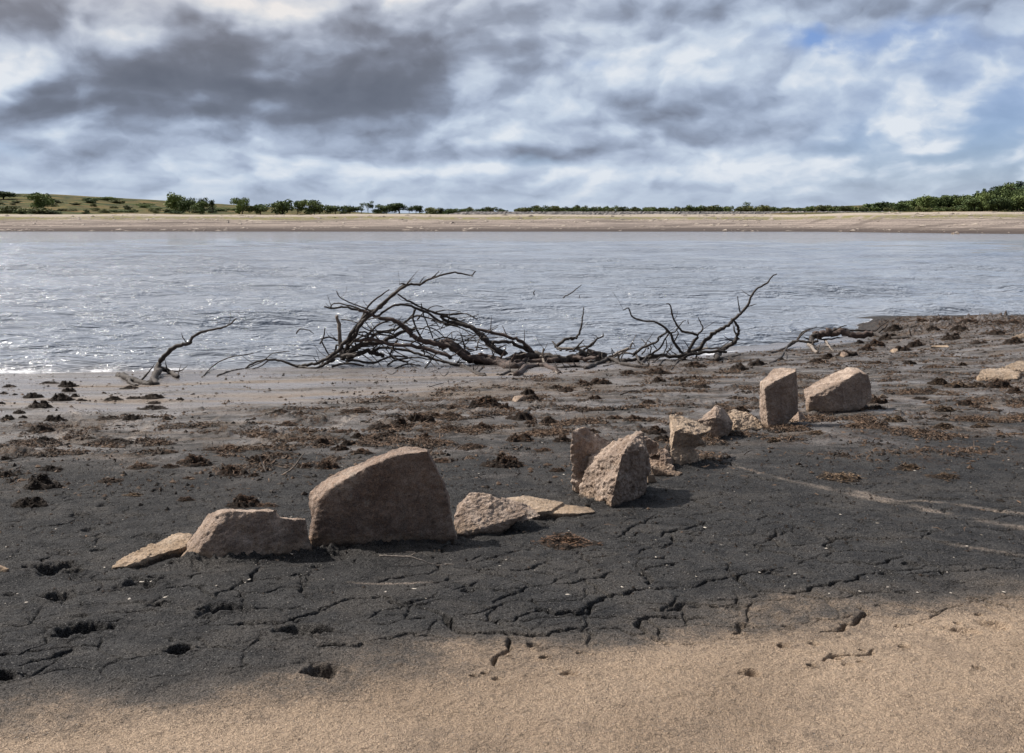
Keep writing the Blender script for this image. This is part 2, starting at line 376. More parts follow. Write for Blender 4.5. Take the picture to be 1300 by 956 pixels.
for pts, w in [
    ([(0, 290), (60, 265), (120, 245), (175, 230)], .9), ([(0, 335), (40, 310), (25, 280)], .8), ([(0, 390), (70, 380)], .6), ([(0, 470), (90, 468), (150, 455), (240, 432), (330, 415), (440, 400)], .8),
    ([(215, 365), (240, 410), (280, 455), (340, 488), (430, 490), (530, 482), (580, 462), (680, 445), (770, 420), (810, 420)], 1.0),
    ([(590, 360), (585, 320), (605, 295), (650, 290), (760, 295)], 1.2), ([(570, 378), (700, 380), (770, 390), (810, 375), (870, 362)], .8), ([(880, 425), (960, 418), (1040, 410), (1150, 405), (1290, 392)], .8),
    ([(570, 632), (640, 625), (700, 595), (745, 560), (700, 542)], 1.1), ([(530, 495), (600, 520)], .5), ([(20, 560), (60, 530)], 1.4), ([(0, 580), (60, 582)], 1.3), ([(95, 582), (150, 580)], 1.0),
    ([(160, 235), (170, 232), (330, 230)], .3), ([(350, 230), (380, 205)], .6), ([(900, 430), (960, 470)], .3), ([(580, 735), (640, 715), (760, 690)], .7),
    ([(150, 520), (300, 510), (400, 500)], .3), ([(1090, 510), (1170, 522), (1245, 545)], .9), ([(0, 660), (30, 675)], .5),
    ([(930, 145), (1000, 150), (1080, 155)], 1.8), ([(340, 68), (430, 88)], 2.0), ([(180, 15), (260, 32)], 2.0), ([(640, 92), (750, 100)], 1.3), ([(1230, 148), (1300, 152)], 1.4), ([(410, 262), (418, 330)], .7)]: CR.append((Zbr(pts), w))
HO = []   # hollows: (px, py, width px, depth m, roughness)
for (a, b, w, d) in [(310, 45, 75, .05), (350, 100, 60, .04), (385, 182, 60, .04), (210, 255, 190, .085), (300, 275, 80, .06), (560, 315, 170, .075), (225, 365, 145, .075), (310, 500, 190, .085), (320, 440, 50, .04),
                     (870, 415, 190, .085), (655, 392, 45, .05), (610, 400, 60, .03), (700, 580, 110, .09), (1150, 500, 190, .07), (1240, 500, 110, .09), (1085, 575, 18, .04), (1270, 655, 150, .08), (10, 680, 110, .11), (1245, 248, 60, .04), (600, 130, 110, .03), (40, 360, 70, .03), (250, 500, 60, .05),
                     (960, 425, 60, .06), (20, 590, 40, .03), (940, 365, 40, .02), (600, 290, 60, .04)]:
    HO.append((a / 3.095, 640 + b / 3.095, w / 3.095, d * .72))
for (a, b, w, d) in [(825, 555, 48, .07), (608, 612, 34, .04), (565, 622, 38, .03), (690, 548, 36, .03), (950, 537, 34, .025), (910, 612, 48, .03), (780, 508, 60, .03), (650, 632, 44, .02)]:
    HO.append((400 + a / 2.826, 640 + b / 2.826, w / 2.826, d * .7))
for (a, b, w, d) in [(250, 545, 60, .045), (185, 538, 40, .03), (295, 605, 50, .04), (280, 637, 56, .04), (450, 612, 40, .045), (435, 677, 42, .04), (545, 675, 44, .02), (325, 780, 80, .03), (535, 750, 44, .045), (630, 725, 60, .03), (665, 750, 40, .02), (715, 742, 40, .02), (805, 425, 44, .05),
                     (860, 488, 44, .035), (890, 388, 60, .03), (1080, 628, 80, .03), (1060, 600, 28, .03), (1200, 608, 110, .035), (1135, 570, 30, .03), (1230, 535, 40, .03), (1125, 760, 40, .035), (870, 683, 60, .02), (900, 606, 24, .015), (780, 535, 36, .02), (720, 697, 40, .02), (845, 610, 30, .015)]:
    HO.append((840 + a / 2.826, 580 + b / 2.826, w / 2.826, d * .8))
STREAK = [([(880, 572), (910, 583), (960, 600), (1010, 612)], .05), ([(1010, 612), (1060, 622), (1100, 632), (1140, 640), (1200, 652), (1260, 664), (1310, 674)], .10), ([(1080, 622), (1140, 638), (1170, 636), (1240, 645), (1300, 652)], .07),
          ([(1200, 690), (1260, 700), (1310, 708)], .06), ([(60, 565), (90, 545), (100, 530), (90, 520)], .10), ([(160, 560), (185, 545), (190, 535)], .09), ([(270, 550), (268, 535), (280, 528)], .06), ([(430, 740), (520, 742), (590, 738)], .03), ([(650, 545), (700, 540), (720, 535)], .12), ([(420, 545), (450, 530), (440, 520)], .12)]

def yb_pre(x): return np.interp(x, [-2.5, 0, 1, 2.2, 3.5], [3.9, 4.2, 4.4, 4.7, 4.9])
def build_ground():
    u1 = np.linspace(-.80, .80, 1500)
    ext = np.array([.82, .85, .90, 1.0, 1.1, 1.4, 1.9, 2.8, 4.5, 8, 14])
    u = np.concatenate([-ext[::-1], u1, ext])
    ya = np.array([-260, -90, -30, -10, -3, 0, 1.2, 2.0, 2.5])
    yb = 1 / np.linspace(1 / 2.9, 1 / 33.0, 1050)
    yc = np.array([35, 38, 42, 48, 56, 70, 100, 160])
    y = np.concatenate([ya, yb, yc])
    wy = np.where(y > 1.5, y + 1, 2.5 + (1.5 - y) * 1.2)
    Y = np.repeat(y[:, None], len(u), 1); X = wy[:, None] * u[None, :]
    Z = gsmooth(X, Y)
    t = Y / shore(X)
    near = sstep(33, 30, Y) * sstep(.81, .77, np.abs(X / wy[:, None]))
    # rough mid zone where weed and clods lie
    n_mid = fbm2(X * .9, Y * .9, 3, 11)
    mid = sstep(.40, .54, t + .12 * n_mid + .02 * np.clip(-X, 0, 10) * .3) * sstep(1.02, .9, t)
    mid = np.where(X > 4, mid * 1.0, mid)
    clod = np.clip(fbm2(X * 5.5, Y * 5.5, 4, 21) - .05, 0, 1)
    clod2 = np.clip(fbm2(X * 13, Y * 13, 3, 31), 0, 1)
    patch = sstep(-.05, .35, fbm2(X * .7, Y * 1.3, 3, 41))
    wedge = sstep(1.2, -1.2, X - (t - .78) * 24)
    wetm = sstep(.56, .70, t + .06 * n_mid) * wedge * (.35 + .65 * sstep(-.25, .12, fbm2(X * .35, Y * 1.3, 3, 51) + .12))
    wetm = np.clip(np.maximum(wetm, .42 * mid * sstep(-.15, .3, fbm2(X * 1.1, Y * 1.6, 3, 57))), 0, 1)
    wetm = np.maximum(wetm, sstep(.965, .985, t) * sstep(10, 8, X))
    lump = (.11 * clod * patch + .05 * clod2 * patch) * mid * (1 - wetm)
    spit = np.exp(-((X - 13.5) / 4.2) ** 2 - ((Y - 28.4) / 3.4) ** 2)
    lump = lump + .16 * clod * spit + .08 * clod2 * spit
    lump = lump + .010 * np.clip(fbm2(X * 3, Y * 3, 4, 61), -1, 1) * (1 - wetm)
    fineb = .012 * np.clip(fbm2(X * 6, Y * 6, 4, 73, .6), 0, 1) * sstep(14, 8, Y) + .005 * fbm2(X * 22, Y * 22, 3, 71) * sstep(12, 7, Y)
    Z = Z + (lump + fineb) * near
    rid = fbm2(X * .8, Y * 2.2, 3, 81)
    # hollows
    for i, (px, py, wpx, d) in enumerate(HO):
        if py > 866: continue
        p = G(px, py); r = wpx * p[1] / F * .5
        j0 = np.searchsorted(y, p[1] - r * 3.5); j1 = np.searchsorted(y, p[1] + r * 3.5)
        xs = X[j0:j1]; ys_ = Y[j0:j1]
        dx = (xs - p[0]) / r; dy = (ys_ - p[1]) / (r * .8)
        jag = fbm2(xs * 7, ys_ * 8, 4, 100 + i, .55)
        rr = np.sqrt(dx * dx + dy * dy) * (1 + .8 * jag)
        Z[j0:j1] -= d * sstep(1.05, .55, rr) * (1 + .6 * jag)
        Z[j0:j1] += .16 * d * np.exp(-((rr - 1.3) / .28) ** 2) * (1 + 1.5 * jag)
    # cracks
    cw = np.zeros_like(Z)
    for pts, w in CR:
        wp = [G(*p)[:2] for p in pts if p[1] < 866]
        if len(wp) < 2: continue
        ln = sum(np.linalg.norm(wp[i + 1] - wp[i]) for i in range(len(wp) - 1))
        for lev in range(4):
            q = [wp[0]]
            for i in range(len(wp) - 1):
                a, b = wp[i], wp[i + 1]; L = np.linalg.norm(b - a); nrm = np.array([-(b - a)[1], (b - a)[0]])
                if L > .04: q.append((a + b) / 2 + nrm * random.uniform(-.20, .20))
                q.append(b)
            wp = q
        n_ = len(wp) - 1
        for i in range(n_):
            a, b = wp[i], wp[i + 1]; taper = min(1, .35 + 3 * min(i + .5, n_ - i - .5) / n_)
            ww = (.0035 + .0060 * w) * taper * random.uniform(.6, 1.35); m = ww * 4
            j0 = np.searchsorted(y, min(a[1], b[1]) - m); j1 = np.searchsorted(y, max(a[1], b[1]) + m)
            if j1 <= j0: continue
            wm = (y[j0:j1] + 1)
            u_lo = min(((min(a[0], b[0]) - m) / wm).min(), 9); u_hi = max(((max(a[0], b[0]) + m) / wm).max(), -9)
            i0, i1 = np.searchsorted(u, u_lo), np.searchsorted(u, u_hi)
            xs = X[j0:j1, i0:i1]; ys_ = Y[j0:j1, i0:i1]
            ab = b - a; L2 = ab @ ab + 1e-9
            s = np.clip(((xs - a[0]) * ab[0] + (ys_ - a[1]) * ab[1]) / L2, 0, 1)
            d = np.hypot(xs - a[0] - s * ab[0], ys_ - a[1] - s * ab[1])
            cw[j0:j1, i0:i1] = np.maximum(cw[j0:j1, i0:i1], (.25 + .75 * min(w, 1.3)) * taper * np.exp(-(d / ww) ** 2))
    Z = Z - .05 * cw
    # fine polygonal network between the long cracks
    j0, j1 = np.searchsorted(y, 3.7), np.searchsorted(y, 9.2)
    xs = X[j0:j1]; ys_ = Y[j0:j1]
    wx = xs + .16 * fbm2(xs * 2.1, ys_ * 2.1, 4, 131); wy2 = (ys_ + .16 * fbm2(xs * 2.1, ys_ * 2.1, 4, 141)) * 1.35
    for sc_, dp, wd in ((2.6, .040, .0065), (5.5, .012, .004)):
        gx = wx * sc_; gy = wy2 * sc_; ix = np.floor(gx).astype(int); iy = np.floor(gy).astype(int)
        f1 = np.full(gx.shape, 9.0); f2 = np.full(gx.shape, 9.0)
        for a_ in (-1, 0, 1):
            for b_ in (-1, 0, 1):
                h1 = _perm[(_perm[(ix + a_) & 511] + iy + b_) & 511]; h2 = _perm[(h1 + 77) & 511]
                dd = np.hypot(ix + a_ + .1 + .8 * h1 / 512 - gx, iy + b_ + .1 + .8 * h2 / 512 - gy)
                f2 = np.minimum(f2, np.maximum(f1, dd)); f1 = np.minimum(f1, dd)
        e_ = (f2 - f1) / sc_ * .55
        pres = .8 * sstep(-.30, .12, fbm2(xs * 1.7, ys_ * 1.7, 3, 151 + int(sc_))) * sstep(9.0, 7.6, ys_) * sstep(-.35, .25, ys_ - yb_pre(xs))
        Z[j0:j1] -= dp * np.exp(-(e_ / wd) ** 2) * pres * (.4 + .6 * sstep(-.3, .3, fbm2(xs * 6, ys_ * 6, 2, 161)))
        Z[j0:j1] += .006 * sstep(0, .10, e_) * pres * (sc_ < 3)
    # mud and crumbs banked against the feet of the stones
    for a_, b_ in (((226, 713), (398, 700)), ((398, 699), (582, 686)), ((572, 678), (662, 662)), ((730, 638), (826, 632)), ((845, 596), (895, 588)), ((888, 556), (925, 554)), ((922, 548), (966, 546)), ((962, 544), (1018, 538)), ((1018, 526), (1110, 516)), ((1236, 484), (1310, 480))):
        a = G(*a_)[:2]; b = G(*b_)[:2]; ab = b - a
        j0 = np.searchsorted(y, min(a[1], b[1]) - .5); j1 = np.searchsorted(y, max(a[1], b[1]) + .6)
        xs = X[j0:j1]; ys_ = Y[j0:j1]; s = np.clip(((xs - a[0]) * ab[0] + (ys_ - a[1]) * ab[1]) / (ab @ ab), 0, 1)
        d = np.hypot(xs - a[0] - s * ab[0], ys_ - a[1] - s * ab[1])
        nb_ = fbm2(xs * 9, ys_ * 9, 4, 211, .6)
        Z[j0:j1] += .040 * np.exp(-(d / .075) ** 2) * np.clip(.35 + 1.3 * nb_, 0, 1.2) - .018 * np.exp(-((d - .17) / .07) ** 2)
    # streak mask
    st = np.zeros_like(Z)
    jn = fbm2(X * 3.5, Y * 3.5, 3, 91)
    for pts, w in STREAK:
        wp = [G(*p)[:2] for p in pts]
        for i in range(len(wp) - 1):
            a, b = wp[i], wp[i + 1]; ab = b - a; m = w * 4
            j0 = np.searchsorted(y, min(a[1], b[1]) - m); j1 = np.searchsorted(y, max(a[1], b[1]) + m)
            xs = X[j0:j1]; ys_ = Y[j0:j1]
            s = np.clip(((xs - a[0]) * ab[0] + (ys_ - a[1]) * ab[1]) / (ab @ ab + 1e-9), 0, 1)
            d = np.hypot(xs - a[0] - s * ab[0], ys_ - a[1] - s * ab[1])
            st[j0:j1] = np.maximum(st[j0:j1], np.clip(np.exp(-(d / w / .45) ** 2) * (.55 + 1.5 * jn[j0:j1]), 0, 1))
    # sand edge
    ed = [G(*p)[:2] for p in [(-40, 916), (100, 902), (250, 880), (400, 850), (520, 828), (640, 814), (760, 806), (860, 796), (1000, 776), (1120, 764), (1220, 758), (1320, 750)]]
    ex = np.array([e[0] for e in ed]); ey = np.array([e[1] for e in ed]); o_ = np.argsort(ex)
    yb_ = np.interp(X, ex[o_], ey[o_])
    sand = sstep(.50, -.55, Y - yb_ + .30 * fbm2(X * 1.1, Y * 1.6, 3, 95) + .12 * fbm2(X * 9, Y * 9, 3, 96))
    sand = np.where(Y < 2.5, 1, sand)
    rust = np.clip(mid * patch * 1.0 * (1 - wetm) + spit * 1.2, 0, 1)
    rust = np.maximum(rust, .8 * sstep(.1, .4, fbm2(X * 1.6, Y * 2.6, 3, 97)) * sstep(.33, .42, t) * sstep(.62, .5, t) * sstep(2, 4, X))
    tan = (np.exp(-((t - .84) / .03) ** 2) + np.exp(-((t - .72) / .035) ** 2)) * sstep(3, 0, X) * sstep(-.3, .15, fbm2(X * .5, Y * 1.5, 2, 98)) * .9
    tan = np.maximum(tan, .5 * sstep(.05, .4, rid) * mid * (1 - wetm))
    wetm = wetm * (1 - .75 * np.clip(tan, 0, 1))
    v = np.stack([X, Y, Z], -1).reshape(-1, 3)
    me = mesh_np('shore', v, grid_faces(len(y), len(u)))
    for nme, a in (('sand', sand), ('wet', wetm), ('streak', st), ('rust', rust), ('mid', mid * (1 - .3 * wetm)), ('tan', tan)): attr(me, nme, a)
    return tag(link('mud_shore', me, M['ground']), kind='structure')
build_ground()

# ------------------------------------------------------------------ water
def build_water():
    m, t = material('lake_water')
    co = t.n('ShaderNodeTexCoord', out=3)
    c1 = t.v('MULTIPLY', co, (.30, 1.0, 1.0)); c1b = t.v('ADD', c1, t.v('MULTIPLY', t.noise(co, .35, 2, .6, out=1), (.8, .8, 0)))
    a = t.noise(c1b, 1.1, 4, .55); b = t.noise(c1b, 4.5, 3, .6); d = t.noise(c1, .22, 2, .5)
    gust = t.noise(t.v('MULTIPLY', co, (.25, 1, 1)), .06, 4, .6)
    xl = t.v('MULTIPLY', co, (.22, 1, 1))
    e1 = t.noise(xl, .30, 4, .65); e2 = t.noise(t.v('MULTIPLY', co, (.12, 1, 1)), .085, 4, .65)
    h = t.m('ADD', t.m('MULTIPLY', a, .75), t.m('MULTIPLY', b, .62))
    h = t.m('ADD', h, t.m('ADD', t.m('MULTIPLY', e1, 1.3), t.m('MULTIPLY', e2, 3.0)))
    h = t.m('ADD', h, t.m('MULTIPLY', d, .30))
    nb = bump(t, h, t.mr(t.m('ADD', t.m('MULTIPLY', gust, .5), t.m('MULTIPLY', e1, .5)), .38, .62, .45, 1.0), t.mr(t.n('ShaderNodeSeparateXYZ', {0: co}, out=1), 30, 110, .8, .7))
    foam = t.at('foam')
    fn = t.noise(t.v('MULTIPLY', co, (1, 2.5, 1)), 5, 5, .7, .5)
    foam_spark = t.mr(t.m('ADD', t.m('MULTIPLY', foam, .62), t.m('MULTIPLY', fn, .5)), .52, .64)
    crest = t.m('MULTIPLY', t.mr(a, .62, .70), t.mr(t.noise(t.v('MULTIPLY', co, (1, 2, 1)), 3.0, 4, .7), .56, .64))
    painted_spark = t.m('MULTIPLY', t.mr(t.noise(t.v('MULTIPLY', co, (.35, 1, 1)), .9, 5, .75), .60, .68), t.mr(e1, .46, .6))  # sparkle of sunlit ripples, painted into the water colour
    foam_spark = t.m('MAXIMUM', foam_spark, t.m('MAXIMUM', t.m('MULTIPLY', crest, .45), t.m('MULTIPLY', painted_spark, .30)))  # shore foam together with the painted white flecks and sparkle
    c = t.mix(foam, (.27, .30, .355), (.20, .185, .18))
    c = t.mix(foam_spark, c, (.75, .76, .80))
    ro = t.m('ADD', t.mr(foam_spark, 0, 1, .09, .6), 0.0)
    finish(t, c, ro, nb, .5, IOR=1.33)
    u1 = np.linspace(-.64, .64, 1000); ext = np.array([.68, .75, .9, 1.2, 2, 4, 8, 16])
    u = np.concatenate([-ext[::-1], u1, ext])
    y = np.concatenate([1 / np.linspace(1 / 17.0, 1 / 300.0, 620), [330, 400, 500, 700, 1000]])
    Y = np.repeat(y[:, None], len(u), 1); X = Y * u[None, :]
    Z = np.zeros_like(X); r2 = np.random.default_rng(3)
    for k in range(72):
        lam = .38 * (32.0 ** r2.random()); th = r2.normal(.12, .30) + math.pi / 2
        kx, ky = 2 * math.pi / lam * math.cos(th), 2 * math.pi / lam * math.sin(th)
        lim = np.clip(1.6 - Y * Y / 3700 / lam * 1.6, 0, 1)       # drop what the rows can no longer carry
        Z += .0105 * lam ** .9 * np.sin(kx * X + ky * Y + r2.random() * 6.28) * lim * .55
    dep = -gsmooth(X, Y)
    Z *= np.clip(dep * 9 + .25, .15, 1)
    Z = np.where(np.abs(X / Y) > .66, 0, Z)
    me = mesh_np('lake', np.stack([X, Y, Z], -1).reshape(-1, 3), grid_faces(len(y), len(u)))
    attr(me, 'foam', (.31 * np.exp(-np.clip(dep, 0, 9) / .012) * (dep > -.1) + .34 * np.exp(-np.clip(dep, 0, 9) / .10)) * (.75 + .5 * fbm2(X * .8, Y * 1.5, 2, 7)))
    tag(link('lake_water', me, m), kind='structure')
build_water()

# ------------------------------------------------------------------ far land
def far_shore(x): return np.interp(x, [-900, -300, 60, 105, 125, 150, 260, 900], [420, 350, 345, 340, 285, 262, 250, 240])
def zfar(x, y):
    s = y - far_shore(x)
    z = np.interp(s, [-60, 0, 20, 75, 110, 400, 3000], [-3, 0, 1.7, 6.5, 7.2, 9.5, 14])
    hill = sstep(-120, -370, x) * sstep(60, 420, s)
    z = z + 15.0 * hill * (1 + .0007 * np.clip(-x - 330, 0, 600))
    z = z + 6 * sstep(150, 260, x) * sstep(70, 300, s)
    z = z + sstep(0, 60, s) * (.5 * fbm2(x * .02, y * .02, 3, 5) + .12 * fbm2(x * .15, y * .15, 2, 6))
    return z
def build_far():
    m, t = material('far_land')
    co = t.n('ShaderNodeTexCoord', out=3)
    s = t.at('inland')
    flat = t.v('MULTIPLY', co, (.3, 1, 1))
    n1 = t.noise(flat, .09, 5, .65); n2 = t.noise(co, .35, 4, .65); sx = t.n('ShaderNodeSeparateXYZ', {0: co}); n3 = t.noise(t.n('ShaderNodeCombineXYZ', {0: t.m('MULTIPLY', sx, .13), 1: s}), .28, 5, .65); n4 = t.noise(co, 1.6, 3, .7)
    ss = t.m('ADD', s, t.m('MULTIPLY', t.m('SUBTRACT', n1, .5), 24.0))
    beach = t.mix(t.mr(n3, .35, .65), (.17, .142, .128), (.38, .320, .280))
    beach = t.mix(t.mr(n4, .54, .66), beach, (.12, .10, .09))
    beach = t.mix(t.m('MULTIPLY', t.mr(n1, .50, .60), .7), beach, (.115, .095, .085))
    darkmud = t.mix(n3, (.045, .038, .037), (.12, .095, .085))
    c = t.mix(t.mr(ss, 4, 26), darkmud, beach)
    c = t.mix(t.m('MULTIPLY', t.mr(ss, 44, 58), t.mr(n2, .40, .52)), c, (.20, .185, .085))
    pale = t.m('MULTIPLY', t.mr(s, 60, 68), t.mr(s, 82, 76))
    c = t.mix(pale, c, (.37, .32, .27))
    grass = t.mix(t.mr(n1, .40, .56), (.050, .068, .022), (.20, .130, .058))
    grass = t.mix(t.mr(n3, .52, .60), grass, (.095, .115, .035))
    grass = t.mix(t.mr(t.noise(flat, .16, 5, .7), .46, .55), grass, (.030, .042, .018))
    c = t.mix(t.mr(s, 79, 84), c, grass)
    finish(t, c, .95, bump(t, t.m('ADD', n2, n4), .6, .5), .1)
    xs = np.concatenate([np.linspace(-4000, -520, 20), np.linspace(-500, 500, 420), np.linspace(520, 4000, 20)])
    ss = np.concatenate([np.linspace(-55, 0, 6), np.linspace(1.5, 120, 100), np.linspace(124, 800, 150), [900, 1200, 2000, 3500, 6000]])
    X = np.repeat(xs[None, :], len(ss), 0); Y = far_shore(X) + ss[:, None]
    me = mesh_np('far', np.stack([X, Y, zfar(X, Y)], -1).reshape(-1, 3), grid_faces(len(ss), len(xs)))
    attr(me, 'inland', np.repeat(ss[:, None], len(xs), 1))
    tag(link('hills', me, m), kind='structure')
build_far()

# ------------------------------------------------------------------ rocks
def rock(name, label, hulls, mat, base, amp=.012, fine=.004, vox=None, group=None, cat='rock', bury=.16, sharp=1.0, Y0=None):
    """hulls: lists of (px, py, depth offset) points; base: the pixel where the rock meets the ground"""
    if Y0 is None: Y0 = GH(*base)
    allp = []; bm = bmesh.new()
    for h in hulls:
        sub = bmesh.new(); pts = []
        if isinstance(h, tuple):                # footprint pixels with a height each
            for (px, py, lift) in h[0]:
                g_ = G(px, py); pts += [g_ + np.array([0, 0, lift]), g_ - np.array([0, 0, .08])]
            h = []
        for (px, py, dy) in h:
            Yp_ = min(Y0 + dy, GH(px, py) + (.0 if py > base[1] - 3 else 9)) if py > base[1] - 14 else Y0 + dy
            p = P(px, py, Yp_); pts.append(p)
            if p[2] < gsmooth(p[0], p[1]) + .045: pts.append(p - np.array([0, 0, bury]))
        for p in pts: sub.verts.new(p)
        bmesh.ops.convex_hull(sub, input=sub.verts)
        bmesh.ops.delete(sub, geom=[v for v in sub.verts if not v.link_faces], context='VERTS')
        me = bpy.data.meshes.new('tmp'); sub.to_mesh(me); sub.free(); bm.from_mesh(me); bpy.data.meshes.remove(me)
        allp += pts
    me = bpy.data.meshes.new('tmp'); bm.to_mesh(me); bm.free()
    A = np.array(allp); ctr = np.array([A[:, 0].mean(), A[:, 1].mean(), gsmooth(A[:, 0].mean(), A[:, 1].mean())])
    size = (A.max(0) - A.min(0)).max(); vx = vox or max(size / 120, .0045)
    o = bpy.data.objects.new('tmp', me); col.objects.link(o)
    md = o.modifiers.new('r', 'REMESH'); md.mode = 'VOXEL'; md.voxel_size = vx; md.use_smooth_shade = True
    dg = bpy.context.evaluated_depsgraph_get(); e = o.evaluated_get(dg); me2 = bpy.data.meshes.new_from_object(e)
    bpy.data.objects.remove(o); bpy.data.meshes.remove(me)
    n = len(me2.vertices); co = np.empty(n * 3, np.float32); me2.vertices.foreach_get('co', co); co = co.reshape(-1, 3).astype(float)
    no = np.empty(n * 3, np.float32); me2.vertices.foreach_get('normal', no); no = no.reshape(-1, 3).astype(float)
    k = 1 / max(size, .25)
    big = fbm3(co * 3.2 * k, 3, 3); md_ = np.abs(fbm3(co * 9 * k, 4, 5)); fn = fbm3(co * 42, 4, 9, .6)
    chip = np.clip(fbm3(co * np.array([5, 5, 7]) * k, 3, 17) - .12, 0, 1)
    disp = amp * (1.3 * big + .9 * (md_ - .25)) - amp * 1.6 * chip * sharp + fine * fn
    co = co + no * disp[:, None] - ctr
    me2.vertices.foreach_set('co', co.astype(np.float32).ravel()); me2.update()
    me2.polygons.foreach_set('use_smooth', np.full(len(me2.polygons), True)); me2.name = name
    me2.materials.clear(); me2.materials.append(mat)
    ob = link(name, me2); ob.location = ctr
    return tag(ob, label, cat, group)
def zz(x0, y0, s): return lambda pts: [(x0 + a / s, y0 + b / s, d) for a, b, d in pts]
z1 = zz(120, 540, 3.611); z2 = zz(380, 550, 3.25); z3 = zz(700, 500, 4.333); z4 = zz(840, 440, 4.333); z8 = zz(1060, 380, 5.3125)
ROW = 'granite slabs and boulders of the old wall line'
rock('flat_rock', 'low pale rough strip of rock left of the trapezoid slab', [([(142, 723, .008), (160, 722, .02), (186, 715, .03), (196, 705, .045), (170, 708, .04), (150, 716, .02)],), ([(170, 718, .02), (205, 709, .035), (214, 694, .055), (180, 703, .045)],), ([(200, 710, .03), (236, 704, .05), (246, 690, .07), (220, 691, .07), (200, 700, .05)],)],
     M['granite_pale'], (205, 702), .012, .007, group=ROW)
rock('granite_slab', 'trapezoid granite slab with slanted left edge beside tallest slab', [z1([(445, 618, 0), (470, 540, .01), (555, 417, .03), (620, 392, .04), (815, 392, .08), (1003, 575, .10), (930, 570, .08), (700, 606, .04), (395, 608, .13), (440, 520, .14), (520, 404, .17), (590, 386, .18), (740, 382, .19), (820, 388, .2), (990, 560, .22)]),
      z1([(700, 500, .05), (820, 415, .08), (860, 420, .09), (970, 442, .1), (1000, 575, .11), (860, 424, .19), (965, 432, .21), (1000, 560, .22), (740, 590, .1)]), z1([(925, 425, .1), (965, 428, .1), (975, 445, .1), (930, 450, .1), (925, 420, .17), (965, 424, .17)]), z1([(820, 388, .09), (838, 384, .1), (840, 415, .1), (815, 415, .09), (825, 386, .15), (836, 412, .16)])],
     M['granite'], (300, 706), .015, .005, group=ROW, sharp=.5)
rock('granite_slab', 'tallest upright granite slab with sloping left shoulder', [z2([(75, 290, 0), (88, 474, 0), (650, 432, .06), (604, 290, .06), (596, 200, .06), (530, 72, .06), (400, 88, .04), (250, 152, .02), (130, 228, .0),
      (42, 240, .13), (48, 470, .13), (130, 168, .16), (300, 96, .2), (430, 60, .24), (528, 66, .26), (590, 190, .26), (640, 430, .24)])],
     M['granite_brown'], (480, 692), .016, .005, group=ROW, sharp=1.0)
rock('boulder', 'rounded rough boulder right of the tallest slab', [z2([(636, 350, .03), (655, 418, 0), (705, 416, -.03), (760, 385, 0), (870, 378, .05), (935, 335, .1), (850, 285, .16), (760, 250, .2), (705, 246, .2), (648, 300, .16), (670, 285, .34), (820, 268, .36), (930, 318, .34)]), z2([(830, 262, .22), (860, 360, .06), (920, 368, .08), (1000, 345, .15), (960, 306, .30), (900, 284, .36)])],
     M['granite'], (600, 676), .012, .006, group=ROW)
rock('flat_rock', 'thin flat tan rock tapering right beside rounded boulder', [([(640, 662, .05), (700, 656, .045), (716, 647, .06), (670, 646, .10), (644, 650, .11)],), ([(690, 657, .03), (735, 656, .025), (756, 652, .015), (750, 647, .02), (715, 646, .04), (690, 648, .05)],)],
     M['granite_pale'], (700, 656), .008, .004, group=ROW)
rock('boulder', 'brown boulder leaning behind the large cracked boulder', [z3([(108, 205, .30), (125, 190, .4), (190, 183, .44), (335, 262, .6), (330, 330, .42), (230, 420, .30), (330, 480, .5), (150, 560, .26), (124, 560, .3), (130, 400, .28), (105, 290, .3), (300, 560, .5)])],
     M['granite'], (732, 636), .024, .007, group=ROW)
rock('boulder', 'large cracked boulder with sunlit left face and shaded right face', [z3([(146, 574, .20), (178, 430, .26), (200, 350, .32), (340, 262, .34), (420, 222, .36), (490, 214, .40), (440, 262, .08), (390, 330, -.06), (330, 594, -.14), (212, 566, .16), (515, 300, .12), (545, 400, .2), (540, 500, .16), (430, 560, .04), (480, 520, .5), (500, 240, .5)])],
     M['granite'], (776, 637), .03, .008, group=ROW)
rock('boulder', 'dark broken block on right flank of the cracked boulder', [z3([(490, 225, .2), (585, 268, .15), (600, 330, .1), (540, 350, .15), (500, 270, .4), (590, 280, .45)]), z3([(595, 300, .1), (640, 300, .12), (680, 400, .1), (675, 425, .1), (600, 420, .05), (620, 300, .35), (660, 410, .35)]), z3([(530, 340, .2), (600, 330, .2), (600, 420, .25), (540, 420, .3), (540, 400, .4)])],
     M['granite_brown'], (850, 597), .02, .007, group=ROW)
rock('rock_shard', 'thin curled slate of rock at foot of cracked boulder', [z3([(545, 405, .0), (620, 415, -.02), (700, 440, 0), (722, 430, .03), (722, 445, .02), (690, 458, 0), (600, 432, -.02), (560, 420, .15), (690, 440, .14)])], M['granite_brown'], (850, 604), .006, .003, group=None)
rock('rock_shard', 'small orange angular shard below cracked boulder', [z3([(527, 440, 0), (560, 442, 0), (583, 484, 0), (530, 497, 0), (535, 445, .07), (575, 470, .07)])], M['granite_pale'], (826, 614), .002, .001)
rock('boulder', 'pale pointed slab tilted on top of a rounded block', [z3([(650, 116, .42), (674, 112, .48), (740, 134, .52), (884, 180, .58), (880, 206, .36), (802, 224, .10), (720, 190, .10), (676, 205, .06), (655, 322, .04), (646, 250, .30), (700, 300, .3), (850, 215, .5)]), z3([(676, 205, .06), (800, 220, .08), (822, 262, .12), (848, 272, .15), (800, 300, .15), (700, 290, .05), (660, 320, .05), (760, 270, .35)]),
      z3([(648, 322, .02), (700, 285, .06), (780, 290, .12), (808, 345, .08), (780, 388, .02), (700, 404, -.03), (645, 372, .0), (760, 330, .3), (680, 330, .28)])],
     M['granite_pale'], (865, 592), .018, .006, group=ROW)
